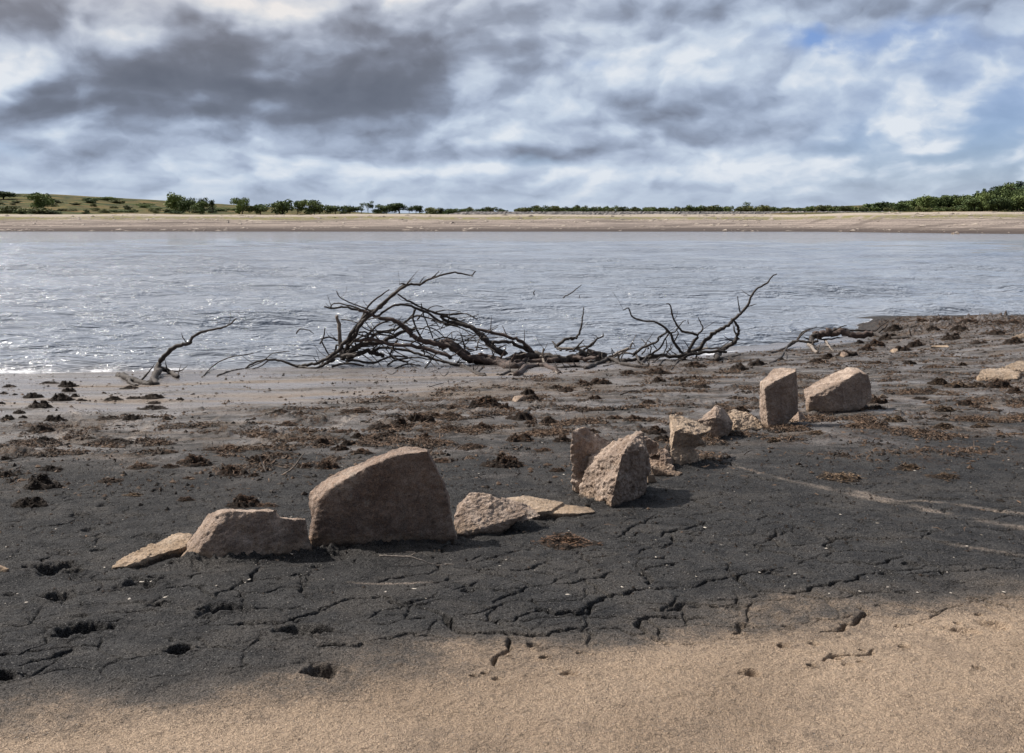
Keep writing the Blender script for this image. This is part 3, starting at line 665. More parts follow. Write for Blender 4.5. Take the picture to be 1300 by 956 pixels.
rock('boulder', 'sharp peaked rock between tilted slab and low tan rock', [z3([(806, 148, .1), (905, 64, .22), (935, 72, .25), (1003, 160, .2), (985, 200, .12), (940, 240, .05), (900, 222, .05), (850, 172, .05), (905, 130, .0), (960, 110, .5), (990, 180, .45), (870, 230, .3)])], M['granite'], (915, 557), .016, .005, group=ROW)
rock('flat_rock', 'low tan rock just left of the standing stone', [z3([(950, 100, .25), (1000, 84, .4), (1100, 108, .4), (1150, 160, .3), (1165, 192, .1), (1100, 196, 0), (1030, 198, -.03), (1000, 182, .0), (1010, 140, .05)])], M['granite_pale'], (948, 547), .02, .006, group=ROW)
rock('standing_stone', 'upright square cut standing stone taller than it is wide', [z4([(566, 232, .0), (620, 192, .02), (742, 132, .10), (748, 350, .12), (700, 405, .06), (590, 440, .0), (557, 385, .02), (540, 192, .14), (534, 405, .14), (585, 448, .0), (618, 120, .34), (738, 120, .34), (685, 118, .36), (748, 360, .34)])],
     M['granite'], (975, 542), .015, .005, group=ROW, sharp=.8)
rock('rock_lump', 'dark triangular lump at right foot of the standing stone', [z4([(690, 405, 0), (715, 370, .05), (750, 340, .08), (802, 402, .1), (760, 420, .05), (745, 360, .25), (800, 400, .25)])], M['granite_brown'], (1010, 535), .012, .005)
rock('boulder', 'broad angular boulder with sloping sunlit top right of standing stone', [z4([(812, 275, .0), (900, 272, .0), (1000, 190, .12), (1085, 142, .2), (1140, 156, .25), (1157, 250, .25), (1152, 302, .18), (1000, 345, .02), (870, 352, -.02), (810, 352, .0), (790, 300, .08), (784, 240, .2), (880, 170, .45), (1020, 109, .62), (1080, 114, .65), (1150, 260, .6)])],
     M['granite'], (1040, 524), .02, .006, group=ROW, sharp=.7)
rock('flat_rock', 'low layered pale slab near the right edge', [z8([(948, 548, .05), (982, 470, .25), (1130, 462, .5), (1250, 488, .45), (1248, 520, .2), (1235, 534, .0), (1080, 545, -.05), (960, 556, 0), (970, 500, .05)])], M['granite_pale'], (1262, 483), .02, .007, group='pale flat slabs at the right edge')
rock('flat_rock', 'upper pale slab leaning behind the low layered one', [z8([(1125, 458, .1), (1235, 412, .5), (1310, 412, .6), (1330, 440, .5), (1330, 500, .2), (1255, 492, .1), (1180, 475, .1)])], M['granite_pale'], (1280, 475), .02, .007, group='pale flat slabs at the right edge')
rock('stone', 'rounded grey stone in weed below the stranded branch', [z8([(32, 375, .05), (40, 355, .12), (70, 350, .15), (92, 365, .1), (90, 388, 0), (60, 392, -.03), (35, 388, 0), (70, 360, .3)])], M['granite_brown'], (1072, 453), .01, .004)
rock('stone', 'small pale lump on the weedy spit', [z8([(366, 350, .05), (390, 330, .15), (425, 335, .15), (430, 355, .05), (400, 362, 0), (370, 360, 0), (410, 335, .25)])], M['granite_pale'], (1134, 447), .01, .004)
rock('stone', 'pale lump of stone at the far right of the spit', [z8([(1190, 255, .0), (1220, 240, .1), (1290, 232, .2), (1300, 255, .1), (1250, 268, 0), (1210, 266, 0), (1280, 236, .35)])], M['granite_pale'], (1290, 431), .02, .005)
rock('stone', 'thin pale slab lying on the spit', [z8([(645, 318, .0), (760, 312, .0), (770, 322, 0), (650, 328, 0), (660, 312, .25), (760, 308, .25)])], M['granite_pale'], (1192, 441), .006, .003)
rock('stone', 'pointed white scrap of stone right of the broad boulder', [z8([(303, 650, 0), (320, 638, .02), (360, 662, .03), (340, 668, 0), (325, 640, .09), (350, 660, .1)])], M['granite_pale'], (1122, 506), .004, .002)
rock('stone', 'smooth buff stone among clods behind the tallest slab', [zz(560, 460, 4.333)([(386, 215, .05), (400, 185, .12), (450, 182, .15), (455, 205, .1), (410, 220, .0), (430, 183, .3)])], M['granite'], (655, 510), .008, .003)
rock('stone', 'grey-brown stone half buried at the edge of wet mud', [zz(320, 460, 3.824)([(1255, 185, .05), (1275, 160, .1), (1300, 155, .15), (1310, 185, .1), (1270, 196, 0), (1290, 160, .3)])], M['granite'], (655, 511 - 8), .008, .003) if False else None
rock('stone', 'pale tan stone cut by the left edge', [[(-14, 722, 0), (0, 718, 0), (11, 722, 0), (8, 728, -.02), (-14, 730, -.02), (0, 717, .15), (-10, 718, .15)]], M['granite_pale'], (2, 727), .006, .003)

# ------------------------------------------------------------------ driftwood
def tube(pts, rad, sides=7, knob=.18, seed=0):
    pts = np.array(pts, float); rad = np.array(rad, float)
    n = len(pts); out = []; ro = []
    for i in range(n - 1):
        p0 = pts[max(i - 1, 0)]; p1 = pts[i]; p2 = pts[i + 1]; p3 = pts[min(i + 2, n - 1)]
        k = 5
        for j in range(k):
            t = j / k
            out.append(.5 * ((2 * p1) + (-p0 + p2) * t + (2 * p0 - 5 * p1 + 4 * p2 - p3) * t * t + (-p0 + 3 * p1 - 3 * p2 + p3) * t ** 3))
            ro.append(rad[i] + (rad[i + 1] - rad[i]) * t)
    out.append(pts[-1]); ro.append(rad[-1]); out = np.array(out); ro = np.array(ro)
    r = np.random.default_rng(seed)
    jit = r.normal(size=out.shape) * ro[:, None] * .26; jit[0] = 0; out = out + jit
    tan = np.gradient(out, axis=0); tan /= np.linalg.norm(tan, axis=1)[:, None] + 1e-9
    ref = np.array([.13, .31, .94])
    V = []
    for i in range(len(out)):
        a = np.cross(tan[i], ref); a /= np.linalg.norm(a) + 1e-9; b = np.cross(tan[i], a)
        for s in range(sides):
            th = 2 * math.pi * s / sides
            V.append(out[i] + (a * math.cos(th) + b * math.sin(th)) * ro[i] * (1 + knob * r.normal() * .6))
    base = len(V); V.append(out[0]); V.append(out[-1] + tan[-1] * ro[-1])
    Fc = []
    for i in range(len(out) - 1):
        for s in range(sides):
            s2 = (s + 1) % sides
            Fc.append((i * sides + s, i * sides + s2, (i + 1) * sides + s2, (i + 1) * sides + s))
    L = (len(out) - 1) * sides
    for s in range(sides):
        s2 = (s + 1) % sides
        Fc.append((base, s2, s, base)); Fc.append((base + 1, L + s, L + s2, base + 1))
    return np.array(V), Fc
def tube_mesh(name, pts, rad, **k):
    V, Fc = tube(pts, rad, **k)
    me = bpy.data.meshes.new(name); me.from_pydata([tuple(v) for v in V], [], [tuple(dict.fromkeys(f)) for f in Fc])
    me.polygons.foreach_set('use_smooth', np.full(len(me.polygons), True)); me.update()
    return me
_bs = [0]
def branch(root, pix, r0, r1, Y0, y1=None, mat='bark', name='branch', wob=.5):
    """pix: pixel trace; radii in photo pixels; Y0 base depth, drifting by wob metres along the way"""
    _bs[0] += 1; rr = random.Random(_bs[0] * 13)
    n = len(pix); dy0 = rr.uniform(-wob, wob) * .5; dy1 = rr.uniform(-wob, wob)
    pts = []; rad = []; loc = np.array(root.location)
    for i, (px, py) in enumerate(pix):
        f = i / max(n - 1, 1); Y = (Y0 if y1 is None else Y0 + (y1 - Y0) * f) + dy0 * (1 - f) + dy1 * f
        r = (r0 + (r1 - r0) * f)
        Y = min(Y, GH(px, min(py + r * .4, 600)) if py > 400 else 99)
        pts.append(P(px, py, Y) - loc); rad.append(r * .80 * Y / F)
    me = tube_mesh(name, pts, rad, sides=8 if r0 > 3 else 6, seed=_bs[0])
    if max(r0, r1) > 1.5 and name in ('branch', 'limb') and root.get('category') in ('driftwood', 'fallen tree'):
        vs2 = []; fs2 = []
        for q_ in range(rr.choice((1, 2, 3))):
            i_ = rr.randrange(1, len(pts)) if len(pts) > 1 else 0; b0 = pts[i_]; L = rr.uniform(.12, .42)
            d_ = np.array([rr.uniform(-1, 1), rr.uniform(-.6, .6), rr.uniform(.0, 1.0)]); d_ /= np.linalg.norm(d_)
            e_ = np.array([rr.uniform(-.4, .4), rr.uniform(-.3, .3), rr.uniform(-.2, .5)])
            V_, F_ = tube([b0, b0 + d_ * L * .5, b0 + (d_ + e_ * .6) * L], [rad[i_] * .42, rad[i_] * .3, .0025], sides=5, seed=_bs[0] * 7 + q_)
            o_ = len(vs2); vs2.extend(map(tuple, V_)); fs2.extend([tuple(dict.fromkeys(k_ + o_ for k_ in f_)) for f_ in F_])
        tm_ = bpy.data.meshes.new('side_twigs'); tm_.from_pydata(list(map(tuple, [v.co for v in me.vertices])) + vs2, [], [tuple(p_.vertices) for p_ in me.polygons] + [tuple(k_ + len(me.vertices) for k_ in f_) for f_ in fs2])
        tm_.polygons.foreach_set('use_smooth', np.full(len(tm_.polygons), True)); tm_.update(); me = tm_
    return link(name, me, M[mat], root)
Z5 = zoom(240, 330, 3.25); Z6 = zoom(560, 330, 3.824); Z7 = zoom(820, 330, 3.824); ZW = zoom(0, 290, 3.94); ZL = zoom(0, 460, 3.94)
def root_at(name, px, py, label, cat, group=None):
    p = G(px, py); return empty(name, tuple(p), label, cat, group)
# -- the big fallen tree
Yp = 20.9
ft = root_at('fallen_tree', 620, 466, 'large dead fallen tree with tangled bare arching limbs at water edge', 'fallen tree')
fixed = []
def T(Z, pts, r0, r1, Y=Yp, **k): return branch(ft, Z(pts), r0, r1, Y, **k)
T(Z5, [(590, 395), (620, 370), (650, 330), (700, 262), (745, 215), (790, 195), (840, 140), (895, 103), (950, 100), (1000, 76), (1085, 52), (1140, 60), (1165, 63), (1182, 46)], 3.4, .9)
T(Z5, [(1160, 62), (1172, 70)], .8, .5); T(Z5, [(1000, 76), (1022, 56), (1032, 46)], 1.2, .5); T(Z5, [(950, 99), (965, 76), (976, 68)], 1, .4); T(Z5, [(895, 103), (880, 97), (868, 100)], 1.6, .8)
T(Z5, [(635, 415), (648, 370), (680, 320), (710, 262), (760, 218), (830, 152), (893, 106)], 4.2, 2.2)
tr = T(Z5, [(700, 205), (735, 216), (790, 238), (850, 252), (900, 285), (935, 322), (1010, 345), (1080, 352), (1130, 392), (1200, 412), (1270, 425), (1330, 432)], 2.4, 6.5, name='limb', mat='bark_red')
T(Z5, [(558, 192), (590, 200), (640, 195), (705, 207)], 1.2, 2.2); T(Z5, [(580, 198), (600, 180), (650, 185), (722, 208)], .9, 1.4)
T(Z5, [(608, 128), (625, 155), (680, 183), (730, 200), (770, 218)], .7, 1.6); T(Z5, [(712, 245), (738, 192), (790, 147), (826, 122)], 2, .8)
T(Z5, [(780, 230), (830, 196), (870, 183), (930, 195), (1000, 230), (1060, 265), (1110, 265), (1150, 275), (1195, 305)], 1.8, 2.4)
T(Z5, [(860, 140), (900, 167), (960, 197), (1020, 220), (1055, 232), (1100, 247), (1140, 268), (1200, 300), (1245, 345), (1290, 390)], 1.2, 3.4)
T(Z5, [(1015, 216), (1060, 207), (1120, 213)], 1.1, .6); T(Z5, [(1035, 236), (1090, 222), (1145, 222), (1190, 245)], 1.2, .6); T(Z5, [(958, 180), (966, 222), (990, 280), (1005, 322)], .9, 1.2)
T(Z5, [(975, 277), (1010, 270), (1055, 281)], 1, .5); T(Z5, [(610, 232), (620, 300), (628, 402)], 2.6, 4.0, mat='bark_pale', name='broken_stub'); T(Z5, [(540, 346), (554, 320), (561, 282)], 1.5, .8)
T(Z5, [(545, 326), (580, 318), (612, 332)], 1.3, 1.6); T(Z5, [(548, 338), (560, 362), (574, 388)], 1.2, 1.2)
T(Z5, [(650, 395), (690, 362), (735, 345), (790, 345), (835, 320), (900, 290), (935, 280)], 4.6, 2.4); T(Z5, [(655, 405), (700, 386), (750, 380), (798, 396)], 4.2, 3.4)
T(Z5, [(650, 400), (715, 350), (780, 302), (850, 285), (915, 238), (935, 202)], 3.4, 1.4); T(Z5, [(628, 245), (690, 258), (740, 290), (800, 295), (858, 312)], .9, 1.4)
T(Z5, [(660, 352), (720, 312), (800, 308), (880, 330), (950, 345), (972, 392)], 1.5, 1.1); T(Z5, [(740, 385), (800, 362), (880, 370), (960, 392), (1020, 412), (1100, 432), (1160, 455), (1190, 472), (1225, 476)], 2.2, 2.0)
T(Z5, [(818, 436), (850, 415), (930, 402), (1000, 412)], 1.6, 1.1); T(Z5, [(850, 448), (900, 430), (955, 436)], 1.6, .9); T(Z5, [(975, 446), (1000, 412), (1025, 378)], 1.6, .8)
T(Z5, [(645, 420), (690, 414), (760, 425), (835, 398), (900, 400)], 2.4, 1.4); T(Z5, [(680, 330), (760, 330), (840, 350), (900, 352), (1000, 372), (1080, 400)], 2.8, 3.2, mat='bark_red')
T(Z5, [(900, 250), (940, 230), (990, 240), (1040, 262)], 1.8, 1.1); T(Z5, [(930, 205), (925, 245), (945, 300), (975, 340)], 1.4, 1.5); T(Z5, [(880, 185), (900, 180), (960, 185)], 1, .5); T(Z5, [(730, 340), (745, 300), (790, 262), (830, 250)], 2, 1.2)
T(Z5, [(860, 330), (830, 390), (860, 410), (900, 420)], 2.0, 1.6); T(Z5, [(700, 300), (735, 300), (745, 340), (790, 345)], 1.5, 1.3); T(Z5, [(1010, 330), (1060, 320), (1120, 335), (1160, 330)], 1.5, .7)
T(Z5, [(560, 430), (600, 400), (640, 395), (690, 390)], 3.2, 2.6); T(Z5, [(640, 370), (610, 350), (600, 380), (570, 400), (540, 440)], 1.8, 1.4)
trunk_Y = Yp - .1
T(Z6, [(0, 402), (60, 420), (120, 468), (180, 490), (260, 496), (340, 518), (400, 512)], 8.2, 5.5, Y=trunk_Y, mat='bark_red', name='trunk', wob=.1)
T(Z6, [(285, 500), (350, 478), (430, 460), (520, 470), (600, 488), (680, 470), (745, 456), (790, 470)], 6.0, 7.0, Y=trunk_Y + .2, name='trunk', wob=.1)
T(Z6, [(180, 462), (260, 480), (340, 498), (430, 490), (560, 486)], 4, 4, mat='bark_red'); T(Z6, [(362, 556), (415, 522), (480, 510), (530, 522), (575, 545)], 5.2, 3.0, Y=Yp - .6, mat='bark_red'); T(Z6, [(290, 558), (335, 541), (362, 546)], 2.6, 2.4, Y=Yp - .6)
T(Z6, [(470, 505), (505, 512), (545, 528), (566, 553)], 2.6, 1.5, Y=Yp - .9, mat='bark_pale'); T(Z6, [(500, 506), (492, 470), (498, 430)], 2.4, 1.2, mat='bark_pale')
T(Z6, [(0, 272), (30, 302), (80, 310), (150, 332), (200, 372), (240, 420), (310, 455)], 2.4, 5.0); T(Z6, [(0, 262), (60, 265), (120, 262), (176, 290)], 1.3, .6)
T(Z6, [(150, 330), (240, 350), (320, 372), (390, 395), (440, 440), (480, 475)], 2.2, 3.4, mat='bark_red'); T(Z6, [(250, 400), (330, 400), (400, 430), (470, 470)], 2.8, 2.6)
T(Z6, [(555, 425), (590, 395), (628, 378), (660, 374), (680, 322), (688, 270), (693, 230)], 3.0, .8, name='upright_branch'); T(Z6, [(625, 378), (640, 388), (655, 376)], 1.6, 1.0); T(Z6, [(540, 395), (562, 425), (580, 440)], 1.0, 2)
T(Z6, [(560, 432), (640, 430), (700, 450), (760, 482), (820, 470), (880, 441), (908, 430)], 2.2, 2.0, mat='bark_pale'); T(Z6, [(640, 442), (670, 410), (692, 388)], 2, .8); T(Z6, [(690, 440), (738, 402), (762, 380), (787, 372), (785, 356)], 2.2, .8)
T(Z6, [(700, 432), (730, 416), (748, 398), (745, 380)], 1.4, .6); T(Z6, [(590, 520), (660, 518), (720, 522)], 2.4, 2.2); T(Z6, [(540, 520), (600, 522), (640, 520)], 2.4, 1); T(Z6, [(200, 522), (170, 545), (130, 520), (60, 512)], 1.6, 1.0)
T(Z6, [(0, 490), (60, 508), (110, 512), (160, 540), (210, 556)], 1.8, 2.2, Y=Yp - .6); T(Z6, [(100, 470), (115, 430), (105, 390), (95, 360)], 1.8, .7); T(Z6, [(110, 420), (130, 398), (150, 380)], 1, .5); T(Z6, [(640, 470), (700, 480), (760, 470)], 4, 3, mat='bark_red')
rb = random.Random(5)
for k in range(46):                       # thin crossing twigs inside the tangle
    x = rb.uniform(640, 1150); y = rb.uniform(240, 420); a = rb.uniform(-.9, .9); L = rb.uniform(60, 190); bow = rb.uniform(-25, 25)
    if y < 300 - (x - 640) * .1 and x < 700: y += 80
    T(Z5, [(x, y), (x + L * .35 * math.cos(a), y + L * .35 * math.sin(a) - bow), (x + L * .7 * math.cos(a), y + L * .7 * math.sin(a) - bow), (x + L * math.cos(a), min(y + L * math.sin(a), 440))], rb.uniform(.6, 1.3), rb.uniform(.3, .6), wob=1.0, name='twig')
for k in range(34):                       # small snags and twigs lying along the trunk
    x = rb.uniform(20, 880); y = rb.uniform(420, 515); a = rb.uniform(-2.8, -.3) if rb.random() < .5 else rb.uniform(-.25, .25); L = rb.uniform(25, 90)
    T(Z6, [(x, y), (x + L * .5 * math.cos(a) + rb.uniform(-6, 6), y + L * .5 * math.sin(a)), (x + L * math.cos(a), min(y + L * math.sin(a), 528))], rb.uniform(.9, 1.9), rb.uniform(.4, .8), wob=.4, name='twig', mat=rb.choice(['bark', 'bark', 'bark_red', 'bark_pale']))
# -- low limb creeping left from the tangle
lf = root_at('driftwood_limb', 345, 466, 'thin low driftwood limb creeping left from the fallen tree', 'driftwood')
def TL(Z, pts, r0, r1, Y=20.6, **k): return branch(lf, Z(pts), r0, r1, Y, wob=.1, **k)
TL(Z5, [(120, 476), (180, 456), (215, 450), (240, 446), (300, 420), (345, 386), (412, 377)], 1.4, .6); TL(Z5, [(232, 447), (270, 425), (330, 411), (390, 418), (438, 437), (480, 435), (530, 425), (590, 398)], 1.4, 2.8)
TL(Z5, [(330, 411), (300, 436), (260, 450)], 1.2, .7); TL(Z5, [(455, 440), (520, 446), (562, 430), (600, 412)], 2, 2.4); TL(Z5, [(590, 440), (650, 428), (720, 436)], 2, 1.6)
sp_ = root_at('driftwood_twig', 258, 476, 'single thin curved twig sprouting from the wet mud', 'twig'); branch(sp_, Z5([(60, 479), (95, 440), (150, 408), (215, 393), (268, 385)]), 1.2, .6, 20.3, wob=.05)
# -- lone forked branch on the left
lb = root_at('driftwood_branch', 195, 486, 'lone crooked branch with one long raised arm on the left shore', 'driftwood')
for pts, r0, r1 in [([(745, 775), (770, 745), (795, 690), (820, 640), (880, 590), (940, 580), (965, 545), (1010, 518), (1090, 500), (1140, 485), (1180, 452)], 5.0, .9), ([(798, 700), (850, 715), (888, 745)], 4.2, 3.2)]: branch(lb, ZW(pts), r0, r1, 19.3, wob=.1)
for pts, r0, r1 in [([(592, 62), (650, 82), (700, 95), (750, 106), (780, 102), (772, 80), (790, 40)], 5.2, 5.0), ([(640, 85), (660, 108), (680, 115)], 3.4, 2)]: branch(lb, ZL(pts), r0, r1, 18.9, wob=.05)
# -- right-hand upright snags
ub = root_at('driftwood_branch', 850, 464, 'dead limb with many crooked upright twigs at right end of tangle', 'driftwood')
def TU(Z, pts, r0, r1, Y=21.2, **k): return branch(ub, Z(pts), r0, r1, Y, wob=.3, **k)
TU(Z6, [(700, 526), (760, 502), (820, 482), (865, 500), (930, 515), (1005, 518)], 3.2, 3.2, Y=20.6, name='limb', mat='bark'); TU(Z6, [(830, 478), (900, 490), (960, 480), (1050, 466), (1155, 466), (1250, 455), (1330, 445), (1385, 447)], 3.4, 2.2, name='limb')
TU(Z6, [(1185, 482), (1168, 450), (1130, 400), (1110, 355), (1050, 305), (980, 295), (930, 275), (910, 235), (885, 243)], 2.6, .8)
TU(Z6, [(1180, 475), (1225, 400), (1242, 362), (1170, 345), (1130, 290), (1112, 220), (1094, 214)], 2.8, .7); TU(Z6, [(1242, 364), (1270, 338), (1262, 310), (1248, 280)], 1.7, .6)
TU(Z6, [(1090, 345), (1130, 352), (1170, 303), (1188, 295)], 1.3, .6); TU(Z6, [(930, 462), (980, 425), (1050, 395), (1056, 375), (1100, 350)], 2.4, 1.2); TU(Z6, [(968, 512), (1000, 470), (1060, 430), (1095, 372), (1110, 358)], 2.0, 1.0)
TU(Z6, [(918, 432), (930, 404), (942, 422)], 1, .6); TU(Z6, [(945, 455), (970, 502), (1010, 512)], 2.2, 2); TU(Z6, [(1058, 512), (1080, 486), (1130, 490), (1170, 478)], 1.6, 1.2); TU(Z6, [(1118, 532), (1150, 492), (1182, 480)], 1.6, 1.6)
TU(Z6, [(1130, 400), (1150, 360), (1142, 335)], 1.2, .6); TU(Z6, [(860, 500), (900, 440), (940, 430)], 1.3, .7); TU(Z6, [(1010, 470), (1020, 430), (1012, 415)], 1.2, .6); TU(Z6, [(840, 470), (900, 450), (990, 480), (1080, 470)], 1.8, 1.2, mat='bark_pale')
TU(Z7, [(190, 460), (255, 432), (300, 380), (340, 350), (400, 315), (420, 296), (460, 262), (498, 215), (512, 178), (540, 140), (590, 110), (612, 80), (634, 70)], 3.6, .8)
TU(Z7, [(460, 262), (452, 225), (445, 177)], 1.3, .7); TU(Z7, [(492, 228), (515, 220), (537, 214)], 1.1, .5); TU(Z7, [(30, 500), (80, 460), (100, 420), (95, 380)], 1.4, .7); TU(Z7, [(250, 440), (300, 430), (385, 432)], 1.8, 1.3, mat='bark_pale')
for k in range(16):
    x = rb.uniform(850, 1250); y = rb.uniform(430, 500); a = rb.uniform(-2.6, -.5) if rb.random() < .6 else rb.uniform(-.25, .25); L = rb.uniform(25, 80)
    TU(Z6, [(x, y), (x + L * .5 * math.cos(a) + rb.uniform(-8, 8), y + L * .5 * math.sin(a)), (x + L * math.cos(a), min(y + L * math.sin(a), 528))], rb.uniform(.8, 1.6), .5, name='twig')
cb = root_at('driftwood_branch', 912, 457, 'short curved dark branch standing alone right of the tangle', 'driftwood')
for pts, r0, r1 in [([(343, 487), (362, 442), (430, 395), (446, 365), (450, 335), (432, 302), (415, 285)], 4.6, 1.2), ([(345, 483), (380, 480), (420, 470), (462, 457)], 1.6, .8), ([(440, 365), (428, 345), (424, 318)], 1.3, .6)]: branch(cb, Z7(pts), r0, r1, 21.8, wob=.1)
# -- stranded branch on the right, half in water
rbn = root_at('driftwood_branch', 1040, 448, 'long grey stranded branch lying half in water by the spit', 'driftwood')
def TR(pts, r0, r1, Y=25.0, **k): return branch(rbn, Z7(pts), r0, r1, Y, wob=.25, **k)
TR([(600, 502), (645, 480), (678, 440), (700, 405), (740, 392), (790, 400), (832, 396)], 1.6, 2.2, Y=24); TR([(608, 452), (660, 436), (720, 402), (750, 370), (782, 345), (828, 326)], 2.2, .7, Y=24.4); TR([(735, 385), (760, 350), (800, 334)], 1.6, .6)
TR([(822, 362), (860, 362), (905, 350), (950, 350), (1020, 368), (1100, 355)], 6.0, 4.8, Y=25, mat='bark_red', name='limb'); TR([(1090, 352), (1150, 370), (1230, 380), (1290, 376), (1350, 392), (1380, 400)], 4.2, 1.8, Y=26)
TR([(788, 400), (802, 422), (832, 452)], 3.2, 2.6, mat='bark_pale'); TR([(830, 376), (870, 386), (942, 378)], 1.8, 1); TR([(880, 362), (930, 335), (990, 342), (1062, 342), (1112, 345), (1140, 322), (1176, 298)], 2.4, .8)
TR([(870, 390), (890, 420), (912, 442)], 2.2, 1.4, mat='bark_pale'); TR([(822, 358), (802, 385), (808, 415)], 4.2, 3); TR([(680, 445), (684, 480)], 1, .7); TR([(930, 335), (955, 322), (975, 318)], 1.2, .5); TR([(1130, 350), (1160, 330), (1175, 310)], 1.4, .6)
# -- twigs poking out of the water and sticks on the mud
def stick(px, py, Y, pix, r0, r1, label, mat='bark', name='stick', cat='stick', wob=.03, group=None):
    o = empty(name, tuple(P(px, py, Y)), label, cat, group)
    b_ = branch(o, pix, r0, r1, Y, wob=wob, mat=mat); b_.parent = None; b_.location = o.location; b_.name = name + '_'
    for k_ in o.keys(): b_[k_] = o[k_]
    bpy.data.objects.remove(o); b_.name = name
    return b_
def wY(py): d = ray(650, py); return -CZ / d[2]
stick(718, 377, wY(377), Z6([(592, 184), (605, 175), (640, 155), (658, 140), (680, 122)]), 1.1, .6, 'lone twig rising from open water behind the tangle', name='twig', cat='twig')
stick(735, 379, wY(380), Z6([(672, 190), (672, 172)]), .8, .5, 'tiny twig tip poking from water below the lone twig', name='twig', cat='twig')
stick(677, 375, wY(375), Z6([(452, 172), (448, 160), (456, 148)]), .9, .5, 'short snag poking from water left of the lone twig', name='twig', cat='twig')
stick(873, 411, wY(412), Z6([(1200, 312), (1198, 290)]), .8, .6, 'short stub poking from water between the upright snags', name='twig', cat='twig')
stick(388, 424, wY(424), Z5([(443, 304), (455, 287), (490, 289), (514, 304)]), 1.2, .6, 'bowed twig arching out of the water left of tangle', name='twig', cat='twig')
stick(391, 438, wY(438), Z5([(492, 352), (492, 340)]), .8, .6, 'tiny upright stub in water below the bowed twig', name='twig', cat='twig')
ZS = zoom(320, 460, 3.824); ZT = zoom(560, 460, 4.333)
Ys = GH(360, 603)
stick(360, 603, Ys, ZS([(140, 550), (190, 520), (225, 480), (252, 440)]), 1.6, .9, 'grey stick leaning up from mud behind the tallest slab', 'bark_pale')
stick(336, 597, GH(337, 598), ZS([(32, 450), (50, 490), (68, 530)]), 1.0, 1.6, 'short pale stick beside the leaning grey stick', 'bark_pale')
stick(808, 500, GH(800, 502), ZT([(985, 178), (1010, 168), (1050, 158), (1100, 162), (1145, 188)]), 1.6, 1.0, 'dark arched twig lying behind the boulders')
stick(555, 712, GH(560, 716), zoom(380, 550, 3.25)([(330, 505), (400, 508), (450, 510), (500, 522), (560, 545), (620, 540), (700, 555)]), 1.6, .7, 'thin pale root lying in front of the tallest slab', 'bark_pale', name='root', cat='root')
stick(540, 710, GH(560, 714), zoom(380, 550, 3.25)([(450, 508), (480, 492), (440, 490)]), .8, .5, 'fine rootlet beside the thin pale root', 'bark_pale', name='root', cat='root')
stick(520, 485, GH(520, 488), ZS([(860, 120), (900, 108), (940, 100)]), 1.0, .6, 'short dark twig on wet mud below the tangle')
stick(620, 530, GH(620, 531), ZT([(180, 298), (230, 290), (290, 305)]), 1.6, 1.0, 'dark bent twig among clods behind the tallest slab')

# ------------------------------------------------------------------ weed clumps
def clump_mesh(seed, mat_w, spiky=.5, rough=1.5):
    """unit clump: about 1 wide, peak about .5 high; two meshes, peat core and fibre shell"""
    r = np.random.default_rng(seed)
    nr, ns = 22, 48; V = []
    for i in range(nr):
        for j in range(ns):
            th = 2 * math.pi * j / ns; q = i / (nr - 1)
            V.append((.5 * q * math.cos(th), .46 * q * math.sin(th), q))
    V = np.array(V); q = V[:, 2].copy()
    nn = fbm2(V[:, 0] * 4.2 + seed * 7.7, V[:, 1] * 4.2 + seed, 4, seed, .6)
    n2 = fbm2(V[:, 0] * 9 + seed * 3.1, V[:, 1] * 9, 3, seed + 50)
    V[:, 2] = .40 * np.clip(1 - q ** 2.6, 0, 1) * np.clip(.68 + rough * nn, .12, 1.5) + .16 * n2 * (1 - q * .5) - .03 - .05 * q
    V[:, :2] *= (1 + .5 * fbm2(np.cos(np.arange(len(V)) % ns * 2 * math.pi / ns) * 1.4 + seed, np.sin(np.arange(len(V)) % ns * 2 * math.pi / ns) * 1.4, 3, seed + 9))[:, None]
    Fq = []
    for i in range(nr - 1):
        for j in range(ns):
            Fq.append((i * ns + j, i * ns + (j + 1) % ns, (i + 1) * ns + (j + 1) % ns, (i + 1) * ns + j))
    core = mesh_np('core', V, Fq); core.materials.append(M['peat'])
    # fibres
    ncount = 900; idx = r.integers(0, len(V), ncount); base = V[idx] + r.normal(size=(ncount, 3)) * .015
    fv = []; ff = []
    for k in range(ncount):
        b = base[k]; th = r.random() * 6.28; up = r.uniform(-.1, 1.0) * spiky
        d = np.array([math.cos(th), math.sin(th), up]); d /= np.linalg.norm(d); L = r.uniform(.03, .12); w = r.uniform(.004, .013)
        side = np.cross(d, [0, 0, 1]); side /= np.linalg.norm(side) + 1e-6
        side = side * math.cos(k) + np.array([0, 0, 1]) * math.sin(k)
        curl = r.normal(size=3) * .35 + np.array([0, 0, -.35])
        p0 = b; p1 = b + d * L * .5; d2 = d + curl; p2 = p1 + d2 / np.linalg.norm(d2) * L * .5
        s0 = len(fv)
        for p, ww in ((p0, w), (p1, w * .8), (p2, w * .25)): fv += [p - side * ww, p + side * ww]
        ff += [(s0, s0 + 1, s0 + 3, s0 + 2), (s0 + 2, s0 + 3, s0 + 5, s0 + 4)]
    shell = mesh_np('fibres', fv, ff, False); shell.materials.append(mat_w)
    return core, shell
protos = {k: [clump_mesh(s + o_, M[mm], sp, .7 if k == 'dark' else .95) for s in range(4)] for k, mm, sp, o_ in (('dark', 'weed_dark', .25, 10), ('rust', 'weed', .45, 20), ('tan', 'weed_tan', .4, 30))}
CL = []
